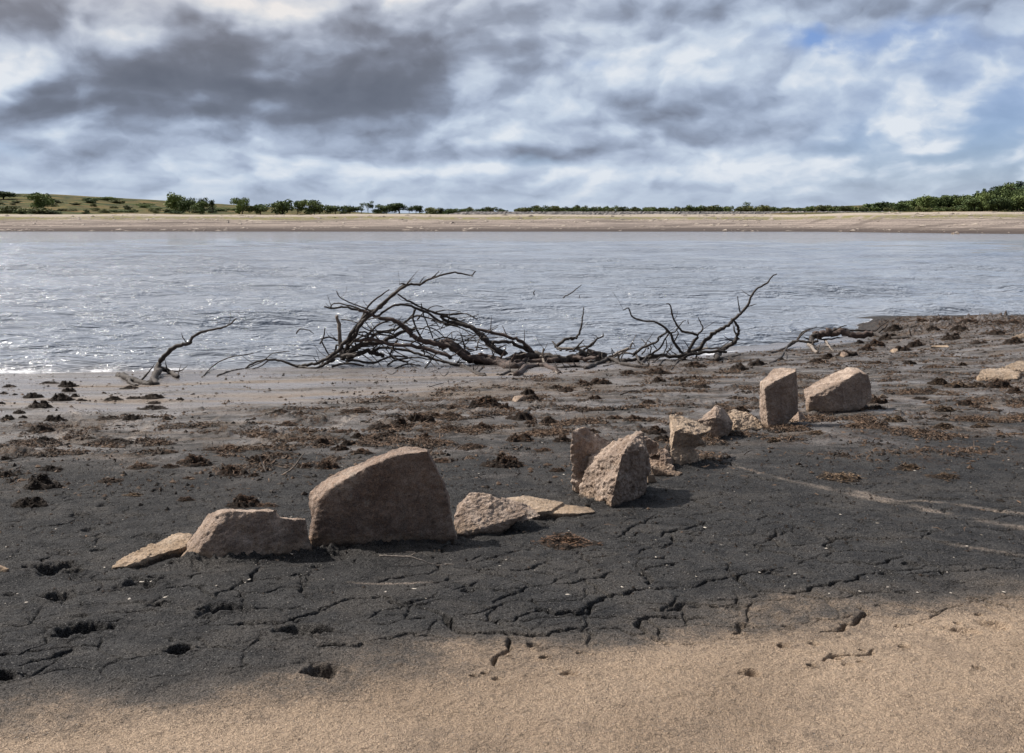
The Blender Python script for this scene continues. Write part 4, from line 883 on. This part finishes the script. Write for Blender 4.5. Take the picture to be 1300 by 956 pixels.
for a, b, w, h in [(330, 125, 95, 45), (150, 180, 100, 35), (285, 195, 130, 50), (35, 125, 70, 18), (175, 232, 120, 45), (90, 258, 60, 25), (30, 290, 80, 40), (110, 285, 50, 20), (265, 300, 110, 45), (180, 352, 130, 50), (75, 405, 120, 25), (205, 402, 120, 38), (520, 290, 125, 30),
                   (655, 292, 95, 38), (830, 290, 55, 22), (560, 195, 100, 28), (670, 185, 90, 20), (750, 185, 110, 35), (765, 210, 70, 20), (740, 240, 150, 25), (895, 190, 40, 15), (235, 108, 90, 15), (400, 195, 60, 18), (370, 175, 50, 20), (340, 148, 70, 30), (530, 410, 180, 42), (430, 385, 80, 20), (665, 352, 70, 15),
                   (230, 455, 140, 35), (20, 490, 60, 28), (240, 548, 120, 42), (185, 640, 210, 100), (25, 575, 90, 50), (130, 732, 180, 75), (0, 210, 40, 30), (10, 160, 50, 15), (640, 135, 80, 22)]: CL.append((a / 3.94, 460 + b / 3.94, w / 3.94, h / 3.94, 'dark'))
for a, b, w, h in [(835, 458, 110, 28), (960, 520, 170, 75), (700, 535, 140, 35), (1145, 570, 160, 70), (1265, 580, 70, 35), (1270, 500, 90, 50), (920, 695, 80, 30), (1130, 450, 180, 40), (1210, 728, 110, 60), (940, 585, 60, 20), (540, 605, 130, 30), (840, 530, 90, 30), (1050, 445, 110, 30)]: CL.append((a / 3.94, 460 + b / 3.94, w / 3.94, h / 3.94, 'rust'))
for a, b, w, h in [(125, 252, 110, 32), (500, 250, 150, 38), (165, 310, 120, 25), (430, 345, 110, 30), (340, 410, 110, 60), (465, 405, 70, 35), (510, 370, 70, 40), (355, 520, 120, 100), (40, 495, 100, 50), (250, 515, 70, 30), (530, 450, 120, 40), (620, 330, 140, 50), (720, 320, 130, 60), (810, 300, 140, 70), (890, 270, 60, 30), (965, 270, 110, 40), (970, 235, 70, 30),
                   (1130, 220, 160, 65), (1120, 330, 90, 45), (970, 340, 90, 35), (840, 370, 80, 35), (600, 385, 70, 30), (660, 360, 90, 30), (1070, 420, 140, 30), (1220, 512, 190, 85), (920, 490, 110, 25), (200, 390, 110, 25), (420, 430, 90, 40), (560, 200, 40, 18)]:
    CL.append((320 + a / 3.824, 460 + b / 3.824, w / 3.824, h / 3.824, 'rust'))
for a, b, w, h in [(480, 180, 90, 55), (500, 215, 110, 45), (880, 122, 130, 48), (780, 130, 110, 40), (700, 165, 110, 35), (635, 145, 70, 25), (845, 205, 80, 35), (350, 265, 110, 50), (440, 320, 150, 60), (590, 340, 100, 50), (490, 340, 70, 25), (230, 375, 90, 50), (60, 305, 90, 30), (60, 380, 100, 40), (430, 440, 160, 70), (670, 440, 110, 60), (180, 480, 140, 30),
                   (560, 495, 120, 30), (960, 315, 100, 35), (1070, 325, 120, 45), (1150, 230, 90, 30), (1200, 112, 80, 40), (1030, 68, 90, 35), (1190, 68, 160, 50), (640, 604, 90, 32), (1180, 400, 160, 60), (1230, 440, 120, 70), (820, 390, 120, 40)]:
    CL.append((560 + a / 4.333, 460 + b / 4.333, w / 4.333, h / 4.333, 'rust'))
for a, b, w, h, k in [(440, 132, 110, 52, 'dark'), (530, 105, 100, 42, 'dark'), (180, 118, 140, 50, 'rust'), (180, 178, 60, 32, 'dark'), (230, 230, 90, 25, 'dark'), (110, 190, 60, 25, 'rust'), (625, 530, 80, 42, 'tan'), (870, 490, 150, 30, 'tan'), (1200, 315, 100, 70, 'rust'), (660, 74, 40, 18, 'dark'), (870, 95, 120, 40, 'rust'),
                      (440, 370, 130, 50, 'rust'), (500, 400, 60, 40, 'dark'), (330, 335, 90, 25, 'tan'), (420, 290, 90, 25, 'tan'), (930, 70, 90, 40, 'rust'), (1030, 55, 110, 40, 'rust'), (1190, 345, 70, 30, 'dark'), (640, 180, 80, 20, 'dark')]:
    CL.append((840 + a / 4.333, 440 + b / 4.333, w / 4.333, h / 4.333, k))
for a, b, w, h, k in [(720, 580, 150, 60, 'tan'), (840, 600, 180, 60, 'tan'), (1000, 600, 160, 50, 'tan'), (1130, 600, 180, 90, 'rust'), (1240, 640, 130, 70, 'rust'), (760, 760, 160, 60, 'tan'), (900, 720, 140, 50, 'rust'), (420, 830, 160, 60, 'tan'), (760, 880, 180, 60, 'tan'), (1010, 870, 160, 50, 'tan'), (600, 680, 120, 30, 'dark'), (510, 440, 90, 45, 'dark'),
                      (300, 440, 130, 35, 'rust'), (870, 450, 70, 30, 'rust'), (800, 275, 140, 70, 'dark'), (860, 215, 120, 45, 'dark'), (680, 215, 110, 45, 'dark'), (420, 215, 120, 60, 'dark'), (290, 320, 120, 60, 'rust'), (380, 270, 130, 50, 'rust'), (230, 350, 120, 60, 'rust'), (170, 300, 70, 35, 'dark'), (560, 320, 120, 50, 'rust'), (470, 350, 130, 50, 'rust'),
                      (600, 160, 160, 40, 'rust'), (760, 155, 180, 40, 'rust'), (930, 165, 180, 40, 'rust'), (1090, 170, 180, 40, 'rust'), (1220, 170, 160, 40, 'rust'), (1100, 240, 150, 40, 'rust'), (1230, 300, 150, 50, 'rust'), (1000, 300, 120, 30, 'rust'), (760, 800, 60, 30, 'dark')]:
    CL.append((1060 + a / 5.3125, 380 + b / 5.3125, w / 5.3125, h / 5.3125, k))
CL += [(722, 697, 80, 24, 'rust'), (307, 644, 42, 20, 'rust'), (331, 645, 34, 9, 'rust'), (1205, 610, 46, 9, 'tan'), (1075, 612, 60, 9, 'tan'), (1160, 598, 40, 8, 'tan'), (165, 632, 28, 8, 'tan'), (775, 652, 0, 0, 'x')]
LAB = {  # standout clumps singled out by pixel
    (722, 697): 'largest rust brown weed clump in the foreground, in front of flat tan rock',
    (307, 644): 'dark shaggy weed tuft behind top of the trapezoid slab',
    (331, 645): 'flat strip of dark weed behind the trapezoid slab, right of the tuft',
}
def clump_label(px, py, w, k):
    for (a, b), l in LAB.items():
        if abs(px - a) < 3 and abs(py - b) < 4: return l, None
    tint = {'dark': 'dark peaty', 'rust': 'rust brown', 'tan': 'straw coloured'}[k]
    size = 'broad' if w > 34 else ('medium' if w > 22 else 'small')
    if px > 1060 and py < 470: z = 'on the debris spit beside the water'
    elif px > 1010: z = 'on the weedy flat right of standing stone'
    elif py < 470: z = 'on mud under the right end of driftwood'
    elif px < 330 and py < 535: z = 'on the wet flat at far left'
    elif px < 330: z = 'on the dark mud at left'
    elif px < 560: z = 'between wet flat and tallest slab'
    elif px < 860: z = 'between driftwood and the cracked boulder'
    else: z = 'around the pointed rocks'
    return f'{size} {tint} weed clump {z}', f'weed clumps {z}'
for i, (px, py, w, h, k) in enumerate(CL):
    if w <= 0: continue
    p = G(px, py); s = w * p[1] / F
    core, shell = protos[k][i % 4]
    lab, grp = clump_label(px, py, w, k)
    o = empty('weed_clump', (p[0], p[1] + s * .3, gsmooth(p[0], p[1] + s * .3)), lab, 'weed clump', grp or 'weed clumps in the foreground')
    drop = (py - 283) / F + .06
    zsc = min(max((h * p[1] / F - .5 * s * drop) * (3.0 if k == 'dark' else 2.4), s * .32), s * .8)
    o.scale = (s * 1.2, s * .85, zsc * 1.1); o.rotation_euler = (0, 0, 0)
    for nme, me in (('peat_core', core), ('fibres', shell)):
        c = bpy.data.objects.new(nme, me); col.objects.link(c); c.parent = o; c.rotation_euler = (0, 0, random.random() * 0 + (i * 2.4) % 6.28)

# ------------------------------------------------------------------ litter (nobody could count it)
def scatter(n, dens, size, squash, seed, name, mat, label, cat, strips=False):
    r = np.random.default_rng(seed); pts = []
    while len(pts) < n:
        m = 20000
        px = r.uniform(-260, 1560, m); iy = r.uniform(0, 1, m)
        Y = 1 / (1 / 3.3 + iy * (1 / 32. - 1 / 3.3)); X = (px - CX) / F * Y * 1.02
        t = Y / shore(X)
        keep = r.random(m) < dens(X, Y, t)
        for q in np.nonzero(keep)[0]: pts.append((X[q], Y[q]))
    pts = np.array(pts[:n]); Zg = gsmooth(pts[:, 0], pts[:, 1])
    base = np.array([[1, 0, 0], [.3, .95, 0], [-.8, .6, 0], [-.8, -.6, 0], [.3, -.95, 0], [.1, .1, .9], [0, 0, -.6]])
    tri = [(0, 1, 5), (1, 2, 5), (2, 3, 5), (3, 4, 5), (4, 0, 5), (1, 0, 6), (2, 1, 6), (3, 2, 6), (4, 3, 6), (0, 4, 6)]
    s = size(r, n, pts) * (1 + .02 * pts[:, 1]); th = r.random(n) * 6.28
    B = base[None] * (1 + .45 * r.normal(size=(n, 7, 3)) * .6)
    B = B * np.stack([s * r.uniform(.7, 2.0, n), s, s * squash], -1)[:, None, :]
    c, sn = np.cos(th)[:, None], np.sin(th)[:, None]
    V = np.stack([B[..., 0] * c - B[..., 1] * sn + pts[:, 0:1], B[..., 0] * sn + B[..., 1] * c + pts[:, 1:2], B[..., 2] + Zg[:, None] + .006], -1)
    Fc = (np.array(tri)[None] + (np.arange(n) * 7)[:, None, None]).reshape(-1, 3)
    me = mesh_np(name, V.reshape(-1, 3), Fc, False)
    return tag(link(name, me, mat), label, cat, kind='stuff')
def d_litter(X, Y, t):
    pz = sstep(-.1, .3, fbm2(X * .8, Y * 1.5, 3, 41)); z = sstep(.38, .50, t) * sstep(1.0, .95, t)
    wet = sstep(.55, .68, t) * sstep(1.2, -1.2, X - (t - .78) * 24)
    sp = np.exp(-((X - 13.5) / 4) ** 2 - ((Y - 28.3) / 3) ** 2)
    return np.clip(.004 + (.45 + .55 * sstep(-5, -1, X)) * z * pz ** 1.5 * (1 - .93 * wet) * .8 * sstep(-.25, .3, fbm2(X * 2.2, Y * 2.2, 2, 43)) + sp, 0, 1) * (t < .99) * np.where(t < .36, .06, 1) * (Y > 6.2)
scatter(66000, d_litter, lambda r, n, p: .004 + .018 * r.random(n) ** 3, .85, 5, 'weed_litter', M['litter'], 'fine brown weed and peat crumbs strewn over the shore mud', 'litter')
def blades(n, seed):
    r = np.random.default_rng(seed); pts = []
    while len(pts) < n:
        m = 20000; px = r.uniform(-260, 1560, m); Y = 1 / (1 / 5.5 + r.random(m) * (1 / 32. - 1 / 5.5)); X = (px - CX) / F * Y
        for q in np.nonzero(r.random(m) < d_litter(X, Y, Y / shore(X)))[0]: pts.append((X[q], Y[q]))
    pts = np.array(pts[:n]); z = gsmooth(pts[:, 0], pts[:, 1]) + .012 + .02 * r.random(n)
    b = np.stack([pts[:, 0], pts[:, 1], z], -1); th = r.random(n) * 6.28; L = r.uniform(.006, .034, n) * (1 + .03 * pts[:, 1])
    d = np.stack([np.cos(th) * L, np.sin(th) * L, r.normal(size=n) * .35 * L], -1); e = d + r.normal(size=(n, 3)) * L[:, None] * .5; e[:, 2] -= .4 * L
    w = r.uniform(.0012, .004, n)[:, None] * (1 + .03 * pts[:, 1:2]); sd_ = np.stack([-np.sin(th), np.cos(th), r.normal(size=n)], -1); sd_ /= np.linalg.norm(sd_, axis=1)[:, None]; sd_ = sd_ * w
    V = np.stack([b - sd_, b + sd_, b + d - sd_, b + d + sd_, b + d + e - sd_ * .3, b + d + e + sd_ * .3], 1).reshape(-1, 3)
    o = (np.arange(n) * 6)[:, None]; Fc = np.concatenate([o + np.array([0, 1, 3, 2]), o + np.array([2, 3, 5, 4])])
    tag(link('weed_fibres', mesh_np('weed_fibres', V, Fc, False), M['litter']), 'loose brown weed fibres and twigs scattered across the shore', 'weed litter', kind='stuff')
blades(38000, 77)
def d_peb(X, Y, t): return np.clip(.3 + .5 * sstep(.4, .6, t), 0, 1) * (1 - .8 * (t > .62) * (X < 1)) * (t < .97) * (Y > 4.9)
scatter(850, d_peb, lambda r, n, p: .002 + .006 * r.random(n) ** 3, .45, 9, 'stone_chips', M['pebble'], 'tiny pale stone chips dotted over the dark mud', 'gravel')
def d_cr(X, Y, t): return (1 - .95 * (t > .6) * (X < 1)) * (Y > 5.5) * sstep(.2, .4, t) * sstep(.62, .5, t) * .8 + .1 * (Y > 5)
scatter(5000, d_cr, lambda r, n, p: .003 + .006 * r.random(n) ** 2, .8, 15, 'mud_crumbs', M['peat'], 'small dark crumbs of mud on the cracked shore', 'mud crumbs')

# ------------------------------------------------------------------ far trees and bushes
LEAFS = [mat_leaf('dark_tree_leaves', (.034, .055, .024), (.145, .195, .078), .5), mat_leaf('oak_leaves', (.044, .070, .027), (.20, .255, .092), .5), mat_leaf('pine_needles', (.030, .060, .034), (.115, .170, .080), .5),
         mat_leaf('gorse_leaves', (.046, .062, .027), (.205, .215, .088), .5), mat_leaf('grey_green_leaves', (.035, .050, .038), (.10, .125, .085), .5)]
M['trunk'] = mat_simple('tree_bark', (.04, .032, .026), (.12, .10, .08), 3, .9, 0)
def crown_mesh(seed, lobes, n, s):
    r = np.random.default_rng(seed); L = np.array(lobes, float); w = (L[:, 3] * L[:, 4] ** 1.2); k = r.choice(len(L), n, p=w / w.sum())
    d = r.normal(size=(n, 3)); d /= np.linalg.norm(d, axis=1)[:, None]; rad = r.random(n) ** .38
    rr = 1 + .35 * perlin3(d * 2.2 + k[:, None] * 3.3, seed)
    c = L[k, :3] + d * (rad * rr)[:, None] * np.stack([L[k, 3], L[k, 3], L[k, 4]], -1)
    a = r.normal(size=(n, 3)); a /= np.linalg.norm(a, axis=1)[:, None]; b = np.cross(a, r.normal(size=(n, 3))); b /= np.linalg.norm(b, axis=1)[:, None]
    sz = s * r.uniform(.5, 1.3, n)[:, None]
    V = np.stack([c - a * sz, c + b * sz * .8, c + a * sz, c - b * sz * .8], 1).reshape(-1, 3)
    return mesh_np('crown', V, np.arange(n * 4).reshape(-1, 4), False)
def trunk_mesh(h, r0, seed, top=1.0):
    r = random.Random(seed); vs = []; fs = []
    def add(pts, rad):
        V, Fc = tube(pts, rad, sides=6, seed=seed); o = len(vs); vs.extend(map(tuple, V)); fs.extend([tuple(dict.fromkeys(i + o for i in f)) for f in Fc])
    add([(0, 0, -.6), (.05 * h, 0, h * .3), (0, .03 * h, h * .6), (.02 * h, 0, h * top)], [r0, r0 * .8, r0 * .55, r0 * .2])
    for k in range(5):
        a = k * 1.26 + r.random(); add([(0, 0, h * (.25 + .09 * k)), (math.cos(a) * h * .2, math.sin(a) * h * .2, h * (.42 + .09 * k)), (math.cos(a) * h * .38, math.sin(a) * h * .38, h * (.55 + .08 * k))], [r0 * .45, r0 * .3, r0 * .1])
    me = bpy.data.meshes.new('trunk'); me.from_pydata(vs, [], fs); me.materials.append(M['trunk']); return me
TP = {}
def rl(seed, n, sx, z0, z1, r0, r1, flat=.75):
    r = random.Random(seed); return [(r.uniform(-sx, sx), r.uniform(-sx, sx) * .8, r.uniform(z0, z1), q := r.uniform(r0, r1), q * flat) for _ in range(n)]
for sd_ in range(4):
    TP['oak', sd_] = (crown_mesh(sd_, rl(sd_, 13, .42, .16, .78, .20, .32), 2200, .042), trunk_mesh(.75, .035, sd_), LEAFS[sd_ % 2])
    TP['bush', sd_] = (crown_mesh(sd_ + 10, rl(sd_ + 10, 9, .42, .12, .62, .20, .36), 1300, .05), trunk_mesh(.5, .03, sd_), LEAFS[[1, 3, 0, 3][sd_]])
    con = [(.0, 0, z, .30 * (1 - z) + .05, .09) for z in np.linspace(.14, .97, 9)]
    TP['pine', sd_] = (crown_mesh(sd_ + 20, con, 1000, .032), trunk_mesh(.9, .025, sd_, 1.1), LEAFS[2])
    TP['thin', sd_] = (crown_mesh(sd_ + 30, rl(sd_ + 30, 7, .25, .4, .9, .12, .22), 600, .035), trunk_mesh(.8, .025, sd_), LEAFS[0])
for k in TP: TP[k][0].materials.append(TP[k][2])
_ti = [0]
def tree(kind, px, py, wpx, hpx, Y, label, cat='tree', group=None, name=None, leaf=None):
    """px,py: middle of the foot in the photo; sits on the far land at forward distance Y"""
    _ti[0] += 1; k = _ti[0] % 4; cr_, tm, _ = TP[kind, k]
    x = (px - CX) / F * Y; z = float(zfar(np.array([x]), np.array([Y]))[0])
    o = empty(name or {'oak': 'tree', 'bush': 'bush', 'pine': 'conifer', 'thin': 'tree'}[kind], (x, Y, z), label, cat, group)
    want = CZ + ray(px, py - hpx)[2] * Y              # height of the crown top
    h = max(want - z, 1.2) * 1.14; w = wpx / F * Y * 1.2
    top = {'oak': 1.02, 'bush': .88, 'pine': 1.05, 'thin': 1.05}[kind]; wid = {'oak': 1.15, 'bush': 1.2, 'pine': .55, 'thin': .7}[kind]
    o.scale = (w / wid, w / wid, h / top); o.rotation_euler = (0, 0, _ti[0] * 1.9)
    for nme, me in (('crown', cr_), ('trunk', tm)):
        c = bpy.data.objects.new(nme, me); col.objects.link(c); c.parent = o
    return o
G1 = 'trees along the far shore left of centre'
for (kind, px, py, w, h, Y, lab) in [
    ('oak', 56, 262, 26, 17, 520, 'round tree on the heath slope far left'), ('oak', 12, 256, 34, 14, 640, 'tree cut by the left frame edge on the skyline'),
    ('bush', 18, 274, 22, 13, 445, 'dark bush above the beach at left edge'), ('bush', 32, 274, 20, 9, 440, 'second low dark bush from the left edge'), ('bush', 56, 275, 34, 12, 436, 'dark wide bush below the round heath tree'), ('bush', 72, 275, 20, 8, 436, 'small dark bush right of the wide heath bush'),
    ('oak', 226, 262, 26, 16, 520, 'domed tree alone on the hill slope end'), ('oak', 244, 264, 18, 10, 510, 'low tree right of the domed hill tree'), ('oak', 258, 273, 18, 18, 445, 'bright green tree below the hill end'), ('thin', 262, 264, 10, 12, 520, 'thin open tree above the bright green tree'), ('thin', 273, 264, 10, 9, 520, 'straggly tree at foot of the hill'), ('thin', 250, 264, 10, 11, 520, 'open topped tree beside the domed tree'),
    ('oak', 310, 271, 20, 20, 440, 'tall narrow dark tree leftmost in shoreline clump'), ('oak', 333, 273, 22, 15, 440, 'round tree right of the tall narrow one'), ('oak', 362, 273, 28, 19, 440, 'broad round tree with bushy top left of centre'), ('oak', 380, 272, 14, 17, 450, 'small tree touching the broad round one'), ('oak', 400, 274, 30, 20, 436, 'largest broad domed tree on the far shore'),
    ('oak', 428, 273, 20, 13, 440, 'low dark tree right of the domed one'), ('oak', 446, 273, 22, 12, 440, 'flat topped tree mid far shore'), ('thin', 460, 273, 10, 14, 440, 'thin tree before the tall twin'), ('thin', 469, 273, 10, 17, 440, 'tall thin open tree on the far shore'), ('bush', 478, 273, 14, 9, 440, 'low bush right of tall thin tree'),
    ('oak', 488, 273, 20, 13, 440, 'dark tree left of the wide hedge crown'), ('oak', 508, 273, 26, 15, 440, 'wide dark tree at hedge end'), ('thin', 521, 273, 8, 11, 440, 'slim tree right of hedge end'), ('oak', 529, 273, 14, 13, 440, 'grey green tree near hedge end'), ('bush', 549, 273, 20, 10, 440, 'last low bush of the shoreline trees')]:
    tree(kind, px, py, w, h, Y, lab, 'bush' if kind == 'bush' else 'tree', G1)
for (kind, px, py, w, h, Y, lab) in [
    ('bush', 775, 270, 14, 9, 470, 'roundest dark bush on the skyline of far bank'), ('bush', 1047, 268, 18, 8, 470, 'dark bush on the skyline right of centre'), ('bush', 1120, 266, 40, 12, 480, 'light green domed bush left of the wooded hill'), ('oak', 1103, 266, 20, 8, 490, 'low tree beside the light green domed bush'), ('thin', 945, 268, 10, 10, 480, 'thin tree tip above the far scrub')]:
    tree(kind, px, py, w, h, Y, lab, 'bush' if kind == 'bush' else 'tree')
# scrub line behind the dam wall
rs = random.Random(11); SCR = 'scrub bushes along the far bank behind the stone wall'
for k in range(95):
    px = 560 + k * 6.0 + rs.uniform(-4, 4)
    dense = 670 < px < 760 or 855 < px < 980 or 1020 < px < 1080
    if not dense and rs.random() < .35: continue
    tree('bush', px, 271, rs.uniform(9, 19), rs.uniform(8.5, 11.0) if dense else rs.uniform(6.0, 9.0), rs.uniform(455, 490), 'low scrub bush in the dark green hedge line of the far bank' if dense else 'low scattered scrub bush on tawny grass of the far bank', 'bush', SCR)
for k in range(60):                       # heath bushes on the left slope
    px = rs.uniform(-10, 300); Y = rs.uniform(440, 700)
    x = (px - CX) / F * Y; z = float(zfar(np.array([x]), np.array([Y]))[0]); py = 433 - (math.tan(math.atan2(z - CZ, Y) + PITCH)) * F
    tree('bush', px, py, rs.uniform(7, 22), rs.uniform(2.5, 5.5), Y, 'low heath bush on the hillside above the far beach', 'bush', 'heath bushes on the far left hillside')
# wooded hill on the right
WH = 'trees of the wood on the right'
TOP = [(1140, 257), (1160, 250), (1180, 248), (1200, 246), (1220, 248), (1240, 241), (1262, 236), (1275, 230), (1290, 231), (1320, 230)]
def topy(x): return np.interp(x, [a for a, b in TOP], [b for a, b in TOP])
for k in range(34):
    px = 1138 + k * 5.8 + rs.uniform(-2, 2); Y = rs.uniform(430, 470)
    kind = 'pine' if px > 1230 and rs.random() < .6 else 'oak'
    ty = topy(px) + rs.uniform(-1, 4)
    tree(kind, px, 262, rs.uniform(14, 22) if kind == 'oak' else rs.uniform(14, 20), 262 - ty, Y, ('dark conifer on the crest of the right hand wood' if kind == 'pine' else 'dark round topped tree on the crest of the right hand wood'), 'tree', WH)
for k in range(24):
    px = 1222 + k * 4.6 + rs.uniform(-2, 2); Y = rs.uniform(365, 400)
    tree('oak', px, 267, rs.uniform(14, 22), 267 - (topy(px) + rs.uniform(8, 18)), Y, 'mid green tree in the middle of the right hand wood', 'tree', WH)
for (px, py, w, h, lab) in [(1232, 267, 26, 15, 'bushy light green tree at front left of the wood'), (1252, 268, 14, 10, 'short bright green tree in front of the wood'), (1262, 268, 22, 18, 'pale green rounded tree second in front of the wood'), (1285, 268, 26, 20, 'large pale green tree in front of the wood near right edge'), (1304, 267, 24, 18, 'front tree of the wood cut by right edge'), (1242, 264, 18, 20, 'tall light green tree behind the bushy front one'), (1274, 266, 18, 14, 'small green tree filling front of the wood')]:
    tree('oak', px, py, w, h, 350, lab, 'tree', 'front trees of the right hand wood')
for k in range(16):
    px = 1135 + k * 7; tree('bush', px, 268, rs.uniform(8, 14), rs.uniform(4, 7), rs.uniform(350, 380) if px > 1160 else 440, 'low bush on tawny grass at foot of the right hand wood', 'bush', 'bushes at the foot of the wood')

# grey stone wall (dam facing) on the far bank
def far_wall():
    m, t = material('rubble_facing'); co = t.n('ShaderNodeTexCoord', out=3)
    v = t.n('ShaderNodeTexVoronoi', {'Vector': co, 'Scale': .9}, out=None)
    c = t.mix(t.n('ShaderNodeSeparateXYZ', {0: v.outputs['Color']}), (.07, .066, .068), (.22, .205, .20)); finish(t, c, .9, bump(t, v.outputs['Distance'], .8, .4))
    r = np.random.default_rng(2); xs = np.linspace(-30, 182, 260); rows = []
    ctr = np.array([76, 425, 7.0])
    for (dy, z) in ((-3.2, 5.6), (-2.2, 6.6), (-.9, 7.3), (0, 7.75), (1.2, 7.8), (2.2, 6.2)):
        y = far_shore(xs) * 0 + np.interp(xs, [-30, 100, 130, 182], [428, 424, 420, 430]) + dy
        rows.append(np.stack([xs, y + r.normal(size=len(xs)) * .18, z + r.normal(size=len(xs)) * .07 + np.interp(xs, [-30, -20, 170, 182], [-1.4, 0, 0, -1.4])], -1) - ctr)
    me = mesh_np('wall', np.array(rows).reshape(-1, 3), grid_faces(6, len(xs)), False)
    o = link('stone_wall', me, m); o.location = ctr
    tag(o, 'long low grey rubble wall running along the far bank', 'wall')
far_wall()
def heap():
    r = np.random.default_rng(4); vs = []; fs = []; bx = (1212 - CX) / F * 262; by = 266.0
    ctr = np.array([bx, by, float(zfar(np.array([bx]), np.array([by]))[0])])
    base = np.array([[1, 0, 0], [.3, .95, 0], [-.8, .6, 0], [-.8, -.6, 0], [.3, -.95, 0], [.1, .1, .9], [0, 0, -.6]])
    tri = [(0, 1, 5), (1, 2, 5), (2, 3, 5), (3, 4, 5), (4, 0, 5), (1, 0, 6), (2, 1, 6), (3, 2, 6), (4, 3, 6), (0, 4, 6)]
    for k in range(420):
        x, y = r.normal(size=2) * np.array([4.2, 4.5]); q = math.exp(-(x / 6) ** 2 - (y / 6) ** 2)
        g = float(zfar(np.array([bx + x]), np.array([by + y]))[0]) - ctr[2]
        s = r.uniform(.2, .65); B = base * (1 + .3 * r.normal(size=(7, 3))) * s + np.array([x, y, g + q * r.uniform(0, 2.0)])
        o = len(vs); vs.extend(map(tuple, B)); fs.extend([tuple(i + o for i in f) for f in tri])
    me = mesh_np('heap', np.array(vs), np.array(fs), False)
    o = link('rubble_heap', me, mat_simple('rubble', (.13, .10, .08), (.36, .29, .23), .8, .9, 0)); o.location = ctr
    tag(o, 'heap of tan rubble on the far beach at the right', 'rubble heap')
heap()

def far_stones():
    r = np.random.default_rng(14); n = 2600; vs = []; fs = []
    base = np.array([[1, 0, 0], [.3, .95, 0], [-.8, .6, 0], [-.8, -.6, 0], [.3, -.95, 0], [.1, .1, .9], [0, 0, -.6]])
    tri = np.array([(0, 1, 5), (1, 2, 5), (2, 3, 5), (3, 4, 5), (4, 0, 5), (1, 0, 6), (2, 1, 6), (3, 2, 6), (4, 3, 6), (0, 4, 6)])
    x = r.uniform(-280, 260, n * 4); s = r.uniform(2, 74, n * 4); keep = fbm2(x * .035, s * .09, 3, 3) > .04; x = x[keep][:n]; s = s[keep][:n]; n = len(x)
    y = far_shore(x) + s; z = zfar(x, y); sz = .12 + .75 * r.random(n) ** 4
    B = base[None] * (1 + .35 * r.normal(size=(n, 7, 3))) * sz[:, None, None] * np.array([1.7, 1.2, .6]) + np.stack([x, y, z], -1)[:, None, :]
    F_ = (tri[None] + (np.arange(n) * 7)[:, None, None]).reshape(-1, 3)
    tag(link('far_stones', mesh_np('far_stones', B.reshape(-1, 3), F_, False), mat_leaf('beach_stones', (.06, .05, .045), (.40, .34, .29), .4)), 'loose stones scattered over the far beach', 'stones', kind='stuff')
far_stones()

# ------------------------------------------------------------------ render settings
scene.render.engine = 'CYCLES'
scene.render.resolution_x = 1024; scene.render.resolution_y = 753
vs_ = scene.view_settings; vs_.view_transform = 'Standard'; vs_.look = 'None'; vs_.exposure = .15; vs_.gamma = 1; vs_.use_curve_mapping = False
scene.cycles.max_bounces = 3; scene.cycles.diffuse_bounces = 2; scene.cycles.glossy_bounces = 2; scene.cycles.transmission_bounces = 0; scene.cycles.volume_bounces = 0; scene.cycles.transparent_max_bounces = 2
